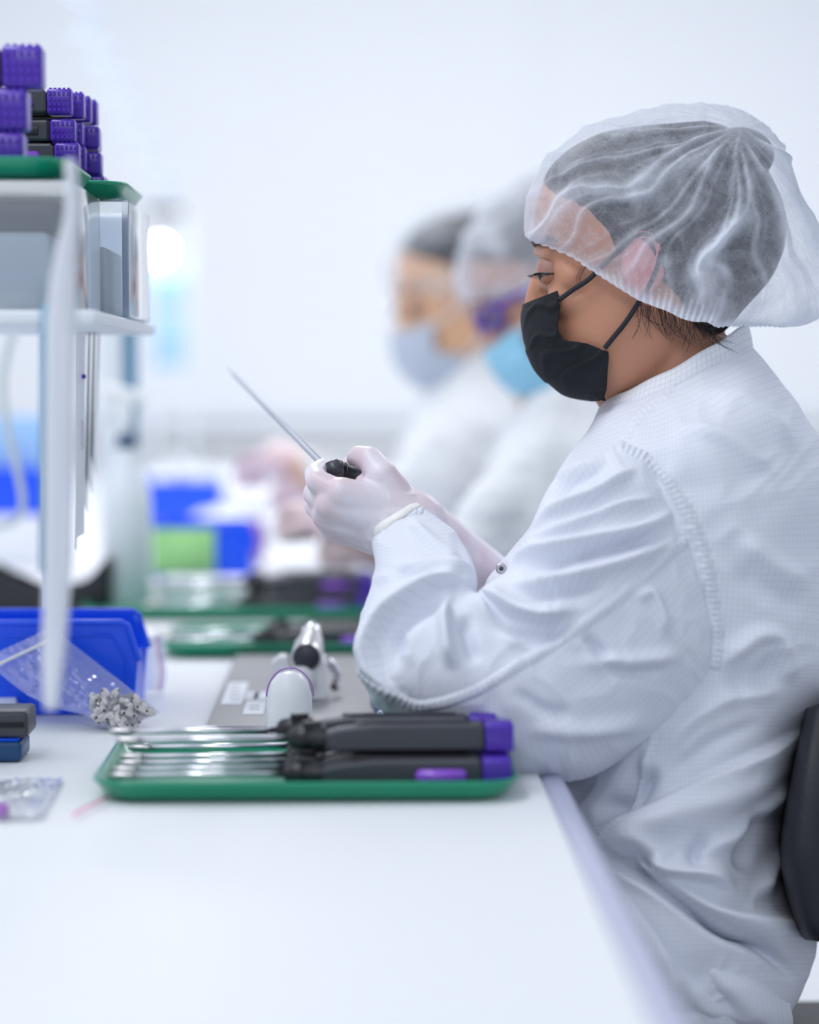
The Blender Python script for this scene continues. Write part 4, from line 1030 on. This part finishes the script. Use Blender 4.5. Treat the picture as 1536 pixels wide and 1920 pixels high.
# glove cuffs
cf = catmull([(703, 1002), (712, 982), (728, 966), (752, 954), (785, 952)], 20)
rg_ = MB(); ring = []
for k in range(40):
    th = 2 * math.pi * k / 40; ring.append(M0(744 + 46 * math.cos(th) * .86, 977 - 24 * math.cos(th) , -.080 - .034 * math.sin(th)))
ring.append(ring[0]); rg_.tube(ring, .0062, 10, cap=False); rg_.build('glove_cuff', M_cuff, p1)
ear(M0, M_ear, p1); eye_parts(M0, p1); hair_volume(M0, p1)
# loose hairs at the neck and temple
hw = MB(); rr = random.Random(5)
for i in range(70):
    x = rr.uniform(1195, 1340); y = 575 + (x - 1195) * .28; o_ = -.066 + (x - 1195) / 145 * .014
    L_ = rr.uniform(20, 60); bend = rr.uniform(-10, 30)
    hw.tube([M0(x, y - 8, o_ - .004), M0(x + bend * .3, y + L_ * .4, o_ - .005), M0(x + bend, y + L_ * .75, o_ - .003), M0(x + bend * 2.0, y + L_, o_)], [.00028, .00024, .0002, .0001], 4)
for i in range(4):
    x = rr.uniform(1082, 1100); hw.tube([M0(x + 8, 500, -.070), M0(x - 2, 520, -.068), M0(x, 540, -.0665)], [.0003, .00025, .0001], 4)
tag(hw.build('loose_hair', M_hair, p1), kind='stuff')
cap_mesh(M0, M_cap, p1, OUT, RIM, HW, 3, 230, 300)
hb_ = MB(); Rr = catmull(RIM, 60)
mkp = face_mask(M0, M_mask, p1)

# coat torso
torso = [(1122, 782, 1402, 648, .066, .066, 0), (1092, 828, 1448, 694, .115, .115, 0), (1048, 882, 1506, 775, .165, .165, 0), (1008, 960, 1572, 890, .178, .19, 0), (940, 1048, 1625, 1040, .180, .195, 0),
         (902, 1106, 1640, 1190, .180, .195, 0), (925, 1250, 1605, 1290, .176, .19, 0), (1010, 1375, 1538, 1362, .18, .18, 0), (1040, 1470, 1502, 1450, .18, .18, 0), (1050, 1590, 1474, 1590, .19, .19, 0),
         (1050, 1690, 1496, 1700, .20, .20, 0), (1050, 1780, 1534, 1762, .20, .20, 0), (1060, 1860, 1508, 1850, .19, .19, 0), (1090, 1960, 1462, 1925, .18, .18, 0)]
ARM = [(1165, 836), (1210, 860), (1260, 912), (1298, 978), (1322, 1050), (1337, 1130), (1345, 1200), (1340, 1245)]
tf = [('seam', 2.6, 9, ARM),
      ('S', 7, 14, [(1540, 1356), (1450, 1398), (1397, 1424), (1293, 1478), (1190, 1532), (1085, 1566)]),
      ('r', 8, 30, [(1500, 1420), (1380, 1490), (1260, 1540), (1120, 1580)]),
      ('v', 9, 20, [(1230, 1430), (1180, 1500), (1110, 1530)]),
      ('r', 5, 10, [(1218, 1385), (1210, 1440), (1185, 1500), (1160, 1545)]),
      ('S', 9, 10, [(1150, 1606), (1198, 1590), (1225, 1618), (1250, 1640), (1320, 1650), (1395, 1672)]),
      ('v', 7, 14, [(1155, 1606), (1200, 1602), (1235, 1632)]),
      ('v', 18, 12, [(1080, 1580), (1157, 1611), (1273, 1688), (1355, 1742), (1438, 1780), (1500, 1850)]),
      ('r', 8, 18, [(1120, 1600), (1220, 1655), (1330, 1712), (1450, 1745), (1540, 1745)]),
      ('r', 6, 16, [(1300, 1600), (1370, 1570), (1440, 1500), (1500, 1480)]),
      ('v', 6, 16, [(1390, 1640), (1400, 1570), (1420, 1510)]),
      ('r', 6, 14, [(1480, 1590), (1440, 1640), (1430, 1690)]),
      ('r', 5, 16, [(1345, 1262), (1380, 1222), (1430, 1190), (1470, 1205), (1485, 1290)]),
      ('v', 4, 26, [(1360, 1300), (1420, 1270), (1470, 1250)]),
      ('r', 4, 20, [(1380, 1000), (1450, 1060), (1530, 1100)]), ('v', 3, 20, [(1370, 1060), (1440, 1110), (1520, 1150)]),
      ('r', 4, 18, [(1300, 740), (1400, 760), (1500, 850)]), ('r', 3, 14, [(1250, 800), (1360, 820), (1460, 900)]),
      ('r', 4, 16, [(1240, 1420), (1290, 1360), (1370, 1310), (1480, 1290)]), ('v', 3, 14, [(1250, 1460), (1340, 1390), (1440, 1350)]),
      ('seam', 1.2, 8, [(1262, 700), (1255, 730), (1220, 762), (1190, 795), (1160, 835)]),
      ('seam', 1.6, 8, [(1224, 1380), (1220, 1420), (1200, 1470), (1180, 1530), (1135, 1570), (1128, 1590)]),
      ('v', 5, 12, [(1330, 1560), (1300, 1600), (1310, 1640)])]
coat = loft('coat', torso, M0, M_coat, p1, 420, 420, 2.3, folds=tf, fine=.0020, seed=4, fang=.9)
tag(coat, 'white cleanroom coat with fine grid lines')
# left sleeve
slv = [(1222, 846, 1372, 1205, .026, .03, -.150), (1165, 832, 1354, 1240, .056, .05, -.140), (1100, 858, 1342, 1282, .070, .06, -.140), (1038, 905, 1300, 1335, .078, .07, -.142), (992, 1000, 1235, 1385, .080, .07, -.150), (945, 1075, 1150, 1432, .080, .07, -.158), (912, 1102, 1050, 1466, .080, .07, -.164),
       (900, 1110, 950, 1462, .078, .07, -.168), (896, 1112, 850, 1418, .076, .065, -.170), (893, 1111, 755, 1362, .074, .06, -.170), (892, 1109, 692, 1308, .072, .06, -.168), (893, 1104, 671, 1215, .068, .055, -.162),
       (893, 1084, 686, 1130, .062, .05, -.148), (880, 1040, 700, 1070, .054, .045, -.125), (850, 990, 697, 1022, .045, .042, -.100), (792, 952, 704, 1002, .040, .038, -.082)]
sf_ = [('seam', 2.2, 9, [(1299, 1000), (1208, 1080), (1139, 1137), (1059, 1194), (957, 1256), (877, 1302), (791, 1322), (740, 1302), (677, 1256)]),
       ('seam', 2.6, 9, [(1165, 836), (1210, 860), (1260, 912), (1298, 978), (1322, 1050), (1337, 1130), (1345, 1200), (1340, 1245)]),
       ('s', 9, 10, [(905, 1098), (860, 1092), (820, 1099), (763, 1128), (720, 1171), (706, 1222), (723, 1273), (775, 1320)]),
       ('v', 8, 16, [(880, 1120), (800, 1135), (748, 1175), (735, 1220), (745, 1270)]),
       ('S', 8, 12, [(890, 1100), (925, 1130), (970, 1152), (1030, 1160), (1090, 1140)]),
       ('v', 6, 16, [(900, 1145), (950, 1180), (1020, 1190), (1080, 1165)]),
       ('r', 7, 12, [(862, 1105), (835, 1130), (832, 1165), (840, 1215), (852, 1260)]),
       ('v', 5, 14, [(870, 1150), (880, 1200), (895, 1250)]),
       ('r', 5, 14, [(862, 1108), (910, 1150), (960, 1195), (1000, 1215)]),
       ('r', 6, 11, [(935, 1050), (1020, 1030), (1116, 1010), (1200, 992), (1280, 950)]),
       ('v', 5, 12, [(960, 1075), (1060, 1050), (1170, 1020), (1260, 990)]),
       ('r', 6, 12, [(920, 1105), (1025, 1092), (1130, 1066), (1230, 1030), (1290, 1000)]),
       ('v', 4, 12, [(960, 1130), (1060, 1115), (1150, 1085)]),
       ('r', 6, 10, [(1000, 985), (1060, 950), (1130, 920), (1200, 870)]), ('v', 5, 11, [(1025, 950), (1071, 900), (1150, 862)]),
       ('r', 4, 9, [(985, 1015), (1070, 985), (1160, 950), (1240, 930)]), ('r', 4, 9, [(1040, 905), (1080, 880), (1140, 862)]),
       ('v', 3, 10, [(1100, 1210), (1140, 1250), (1180, 1262), (1260, 1258)]), ('r', 4, 14, [(1080, 1235), (1180, 1240), (1290, 1225)]),
       ('r', 4, 16, [(980, 1370), (1100, 1368), (1230, 1350)]), ('v', 3, 12, [(960, 1290), (1020, 1330), (1080, 1340)]),
       ('r', 4, 10, [(1190, 1130), (1220, 1110), (1240, 1150), (1250, 1200)]), ('v', 4, 10, [(1090, 1190), (1120, 1210), (1140, 1240)]),
       ('r', 4, 12, [(760, 970), (800, 1010), (870, 1060)]), ('v', 3, 10, [(710, 1060), (760, 1080), (840, 1085)]), ('r', 5, 12, [(700, 1100), (760, 1070), (860, 1070), (895, 1095)]),
       ('seam', 1.5, 7, [(706, 1006), (716, 988), (734, 972), (757, 962), (786, 958)])]
sl = loft('sleeve', slv, M0, M_coat, coat, 460, 320, 2.15, folds=sf_, fine=.0015, seed=9, capends=(True, False))
slr = [(1160, 840, 1350, 1200, .05, .05, .13), (1000, 1010, 1240, 1300, .06, .06, .15), (930, 1120, 1130, 1330, .06, .06, .16), (915, 1110, 1000, 1290, .055, .055, .155), (912, 1075, 940, 1170, .045, .045, .12), (905, 1062, 880, 1095, .034, .034, .09)]
slr = [(1160, 840, 1350, 1200, .05, .05, .13), (1040, 1010, 1240, 1300, .06, .06, .15), (985, 1120, 1130, 1330, .06, .06, .16), (955, 1120, 1020, 1300, .055, .055, .15), (945, 1080, 965, 1200, .045, .045, .12), (935, 1065, 925, 1150, .034, .034, .09)]
loft('sleeve', slr, M0, M_coat, coat, 60, 60, 2.1, fine=.001, seed=12)
# coat skirt over the thighs
sk_ = [(1478, 1850, 1484, 1930, .03, .03, -.05), (1430, 1800, 1450, 1950, .10, .11, -.06), (1345, 1738, 1380, 1965, .12, .12, -.07), (1205, 1652, 1240, 1970, .12, .12, -.08), (1080, 1592, 1100, 1975, .115, .12, -.09), (980, 1600, 980, 1975, .105, .12, -.09), (800, 1640, 790, 1970, .09, .12, -.09)]
skf = [('v', 6, 18, [(1180, 1680), (1260, 1760), (1330, 1850), (1400, 1930)]), ('r', 6, 20, [(1120, 1650), (1220, 1760), (1290, 1880)])]
loft('coat_skirt', sk_, M0, M_coat, coat, 160, 200, 2.2, folds=skf, fine=.002, seed=21)
# collar: band round the neck
def band(name, top, low, m, parent, thick=.003, nseg=90):
    (tfx, tfy, tbx, tby, tw), (lfx, lfy, lbx, lby, lw) = top, low
    vs = []; rows_ = 7
    for j in range(rows_):
        t = j / (rows_ - 1)
        for k in range(nseg):
            th = 2 * math.pi * k / nseg; c_, s_ = math.cos(th), math.sin(th)
            fx, fy, bx_, by, wd = [a + (b - a) * t for a, b in zip((tfx, tfy, tbx, tby, tw), (lfx, lfy, lbx, lby, lw))]
            bulge = .0025 * math.sin(math.pi * t)
            vs.append(M0((fx + bx_) / 2 + (fx - bx_) / 2 * c_ * (1 + bulge * 4), (fy + by) / 2 + (fy - by) / 2 * c_ + 10 * abs(s_) ** 2 + 1.5 * math.sin(9 * th), -(wd + bulge) * s_))
    fs = [(j * nseg + k, j * nseg + (k + 1) % nseg, (j + 1) * nseg + (k + 1) % nseg, (j + 1) * nseg + k) for j in range(rows_ - 1) for k in range(nseg)]
    me = bpy.data.meshes.new(name); me.from_pydata([tuple(v) for v in vs], [], fs)
    uv = me.uv_layers.new(name='UVMap'); li = np.zeros(len(me.loops), dtype=int); me.loops.foreach_get('vertex_index', li)
    ang = (li % nseg) / nseg * .42; q = ang.reshape(-1, 4); wr = (np.arange(len(q)) % nseg) == nseg - 1; q[wr, 1] = .42; q[wr, 2] = .42
    uv.data.foreach_set('uv', np.stack([q.ravel(), (li // nseg) / 6 * .018], 1).ravel())
    o = finish(name, me, m, parent, True, 0, True)
    sd = o.modifiers.new('thick', 'SOLIDIFY'); sd.thickness = thick; sd.offset = 0
    return o
band('collar', (1134, 752, 1400, 606, .0675), (1118, 786, 1410, 656, .076), M_collar, coat)
# snap button
sn = M0(940, 1066, -.098)
snap = MB().lathe([(0, 0), (.0042, 0), (.0046, .0006), (.0040, .0014), (.0026, .0010), (0, .0010)], sn, 24, Matrix.Rotation(math.radians(90), 3, 'X')).build('snap_button', M_tip, coat)
MB().lathe([(0, .0012), (.0018, .0012), (.0014, .0020), (0, .0021)], sn, 16, Matrix.Rotation(math.radians(90), 3, 'X')).build('snap_stud', M_dgrey, coat)

# rod being worked on
rod = thing('steel_rod_instrument', P(630, 885, D0 - .045), 'thin steel rod with a black grip held up in the gloved hands', 'instrument')
ra = P(618, 884, D0 - .055); rb_ = P(428, 690, D0 + .24)
MB().tube([ra, ra.lerp(rb_, .93), ra.lerp(rb_, .935), rb_], [.0029, .0027, .0014, 
 .0009], 14).build('rod', M_rod, rod)
gp = [P(610, 880, D0 - .060), P(622, 878, D0 - .058), P(634, 882, D0 - .056), P(650, 888, D0 - .052), P(672, 900, D0 - .045)]
MB().tube(gp, [.0040, .0068, .0074, .0080, .0078], 20).build('grip', M_black, rod)
MB().tube([P(626, 870, D0 - .064), P(630, 892, D0 - .068)], [.0080, .0072], 16).build('grip_knob', M_dgrey, rod)
for k_ in range(3):
    g0 = gp[1].lerp(gp[3], .1 + .3 * k_); g1 = gp[1].lerp(gp[3], .18 + .3 * k_)
    MB().tube([g0, g0.lerp(g1, .3), g0.lerp(g1, .7), g1], [.0070, .0088, .0088, .0070], 20).build('grip_ring', M_dgrey, rod)
MB().tube([P(612, 876, D0 - .058), P(616, 884, D0 - .062)], [.0062, .0058], 14).build('ferrule', M_tip, rod)

# chair
ch = thing('office_chair', Vector((root.x + .06, D0, 0)), 'black padded office chair behind the nearest worker', 'chair')
bk_ = [(1508, 1330, 1590, 1300, .17, .19, .01), (1484, 1440, 1590, 1430, .20, .21, .01), (1464, 1560, 1580, 1570, .21, .22, .01), (1464, 1640, 1580, 1650, .21, .22, .01), (1490, 1735, 1580, 1740, .20, .2, .01), (1510, 1762, 1575, 1768, .18, .18, .01)]
loft('backrest', bk_, M0, M_chair, ch, 40, 60, 4.0)
bc = M0(1350, 2015, 0); zs = .43
MB().box((bc.x + .01, bc.y, zs), (.42, .46, .07), bev=.025, seg=4).build('seat', M_chair, ch)
MB().tube([M0(1560, 1700, 0) + Vector((.03, 0, 0)), M0(1580, 1900, 0) + Vector((.03, 0, 0)), Vector((bc.x + .20, bc.y, zs - .03)), Vector((bc.x + .06, bc.y, zs - .045))], .016, 12).build('back_bracket', M_black, ch)
MB().cyl((bc.x, bc.y, zs - .035), (bc.x, bc.y, .10), .025, .03, 18).build('column', M_black, ch)
for k in range(5):
    an = math.radians(72 * k + 20); e_ = Vector((bc.x + .29 * math.cos(an), bc.y + .29 * math.sin(an), .075))
    MB().tube([Vector((bc.x, bc.y, .11)), e_], [.022, .014], 12).build('leg', M_black, ch)
    MB().tube([e_ + Vector((0, -.012, -.045)), e_ + Vector((0, .012, -.045))], .028, 18).build('caster', M_dgrey, ch)

# ================= persons behind
def back_person(label, eye, d, s_, tilt, turn, skinm, capm, maskm, torso_, arm, hand, seed, glasses=False, dens=1.0, armoff=-.14, cord=M_white):
    r0 = P((torso_[-1][0] + torso_[-1][2]) / 2, 1300, d); r0.z = 0
    p = thing('person', r0, label, 'person')
    M = affine(d, eye, s_, tilt, turn)
    Mt = lambda px, py, off=0.0: P(px, py, d + off)
    mb = MB(); head_blob(mb, M)
    nb = M(1290, 790, 0); tt = torso_; 
    mids = [Mt((a[0] + a[2]) / 2, (a[1] + a[3]) / 2, a[6]) for a in tt]
    mb.cap(nb, mids[1], .042, .05)
    mb.cap(mids[1], mids[2], .045, .075)
    for a, b in zip(mids[2:-1], mids[3:]): mb.cap(a, b, .075, .085)
    am = [Mt((a[0] + a[2]) / 2, (a[1] + a[3]) / 2, a[6]) for a in arm]
    for a, b in zip(am, am[1:]): mb.cap(a, b, .03, .026)
    mb.cap(mids[2], am[0], .05, .03)
    hx, hy, ho = hand
    mb.cap(am[-1], Mt(hx, hy, ho), .026, .02)
    seat = Vector((mids[-1].x, mids[-1].y, .55)); mb.cap(mids[-1], seat, .11, .12)
    for sg in (-1, 1):
        kn = seat + Vector((-.36, sg * .11, -.03)); mb.cap(seat + Vector((0, sg * .08, 0)), kn, .075, .055); mb.cap(kn, Vector((kn.x, kn.y, .06)), .05, .035); mb.cap(Vector((kn.x + .02, kn.y, .04)), Vector((kn.x - .13, kn.y, .035)), .035, .028)
    finish('body', remeshed(mb, .005, 4), skinm, p)
    eye_parts(M, p); ear(M, M_ear, p)
    hair_volume(M, p)
    cap_mesh(M, capm, p, OUT, RIM, HW, seed, 90, 90, dens=dens)
    face_mask(M, maskm, p, cord=cord)
    ct = loft('coat', tt, Mt, M_coat2, p, 120, 120, 2.3, scale=F / d, fine=.006, seed=seed + 3, fang=.4)
    loft('sleeve', arm, Mt, M_coat2, ct, 90, 70, 2.2, scale=F / d, fine=.005, seed=seed + 5)
    # gloved hands
    g = MB(); H = Mt(hx, hy, ho)
    wv = am[-1]; dirv = (H - wv).normalized(); upv = Vector((0, 0, 1)); sdv = dirv.cross(upv).normalized()
    g.cap(wv, H, .027, .030); g.cap(H - sdv * .02, H + sdv * .02, .022, .022)
    for k in range(4):
        a = H + sdv * (-.027 + .018 * k) + dirv * .012; b = a + dirv * .032 - upv * .006; c2 = b + dirv * .014 - upv * .024; c3 = c2 - dirv * .008 - upv * .016
        g.cap(a, b, .0105, .010); g.cap(b, c2, .010, .009); g.cap(c2, c3, .009, .0078)
    a = H - sdv * .03 - upv * .008; b = a + dirv * .025 - upv * .016; g.cap(a - dirv * .02, a, .014, .012); g.cap(a, b, .012, .010); g.cap(b, b + dirv * .02 + sdv * .006 - upv * .008, .010, .0085)
    gl1 = finish('glove', remeshed(g, .003, 5), M_glove2, p)
    o = gl1.copy(); C.objects.link(o); o.location = Vector((.05, .13, -.045)); 
    # far sleeve
    arm2 = [tuple([a[0] + 14, a[1] + 4, a[2] + 14, a[3] + 4, a[4], a[5], a[6] + .20]) for a in arm]
    loft('sleeve', arm2, Mt, M_coat2, ct, 50, 50, 2.2, scale=F / d, fine=.003, seed=seed + 6)
    if glasses:
        gm = MB()
        for sg in (-1, 1):
            cg = [(1000, 492, .012), (998, 478, .022), (1002, 472, .040), (1014, 480, .058), (1016, 510, .060), (1008, 530, .048), (1000, 532, .026), (998, 515, .013), (1000, 492, .012)]
            gm.tube([M(x, y, sg * o_) for x, y, o_ in catmull(cg, 40)], .0032, 8)
            gm.tube([M(1014, 482, sg * .060), M(1110, 470, sg * .078), M(1200, 462, sg * .082)], [.0042, .003, .0025], 8)
        gm.tube([M(998, 494, -.012), M(994, 490, 0), M(998, 494, .012)], .0024, 8)
        go = gm.build('glasses', M_purple, p)
        for sg in (-1, 1):
            vs = [M(x, y, sg * o_) for x, y, o_ in catmull(cg, 30)]; cc = sum(vs, Vector()) / len(vs)
            MB().add(vs + [cc], [(i, i + 1, 30) for i in range(29)]).build('lens', M_lens, go, False, 0, False)
    # stool
    st = thing('stool', Vector((seat.x, seat.y, 0)), 'black round stool under the ' + ('middle' if glasses else 'furthest') + ' worker', 'stool')
    MB().lathe([(0, .36), (.17, .36), (.19, .38), (.19, .40), (.17, .415), (0, .415)], (seat.x, seat.y, 0), 32).build('seat', M_chair, st)
    MB().cyl((seat.x, seat.y, .36), (seat.x, seat.y, .06), .022, .028, 16).build('column', M_tip, st)
    for k in range(5):
        an = math.radians(72 * k); MB().tube([Vector((seat.x, seat.y, .07)), Vector((seat.x + .24 * math.cos(an), seat.y + .24 * math.sin(an), .02))], [.02, .014], 10).build('leg', M_black, st)
    return p
d2 = 3.05
tor2 = [(1012, 732, 1115, 668, .054, .054, 0), (965, 785, 1165, 730, .11, .11, 0), (925, 850, 1210, 810, .19, .19, 0), (900, 930, 1240, 920, .2, .2, 0), (898, 1050, 1250, 1050, .19, .19, 0), (925, 1160, 1240, 1160, .18, .18, 0), (935, 1260, 1220, 1290, .19, .19, 0)]
arm2_ = [(1000, 800, 1120, 960, .06, .06, -.16), (930, 880, 1040, 1040, .065, .065, -.17), (830, 980, 900, 1090, .06, .06, -.17), (770, 985, 800, 1080, .05, .05, -.15), (700, 960, 715, 1040, .042, .042, -.12), (650, 955, 660, 1010, .036, .036, -.09)]
back_person('middle worker in white coat, pale blue face mask, purple glasses and white hair net', (924, 594), d2, 1.12 * D0 / d2, 22, 12, M_skin2, M_cap2, M_maskb, tor2, arm2_, (615, 965, -.07), 31, True, 1.2)
d3 = 3.64
tor3 = [(824, 702, 920, 650, .054, .054, 0), (782, 752, 960, 706, .10, .10, 0), (752, 820, 990, 790, .18, .18, 0), (735, 900, 1010, 890, .19, .19, 0), (770, 1000, 1020, 1000, .18, .18, 0), (850, 1060, 1010, 1090, .15, .17, 0), (860, 1160, 1000, 1180, .18, .18, 0)]
arm3_ = [(800, 800, 920, 900, .055, .055, -.15), (745, 860, 850, 970, .06, .06, -.16), (690, 900, 750, 1000, .055, .055, -.16), (640, 880, 660, 980, .048, .048, -.14), (590, 850, 595, 925, .04, .04, -.11), (560, 842, 562, 900, .034, .034, -.09)]
back_person('furthest worker in white coat, grey face mask and thin grey hair net', (774, 576), d3, 1.18 * D0 / d3, 4, 20, M_skin3, M_cap3, M_maskg, tor3, arm3_, (522, 862, -.07), 47, False, .5)
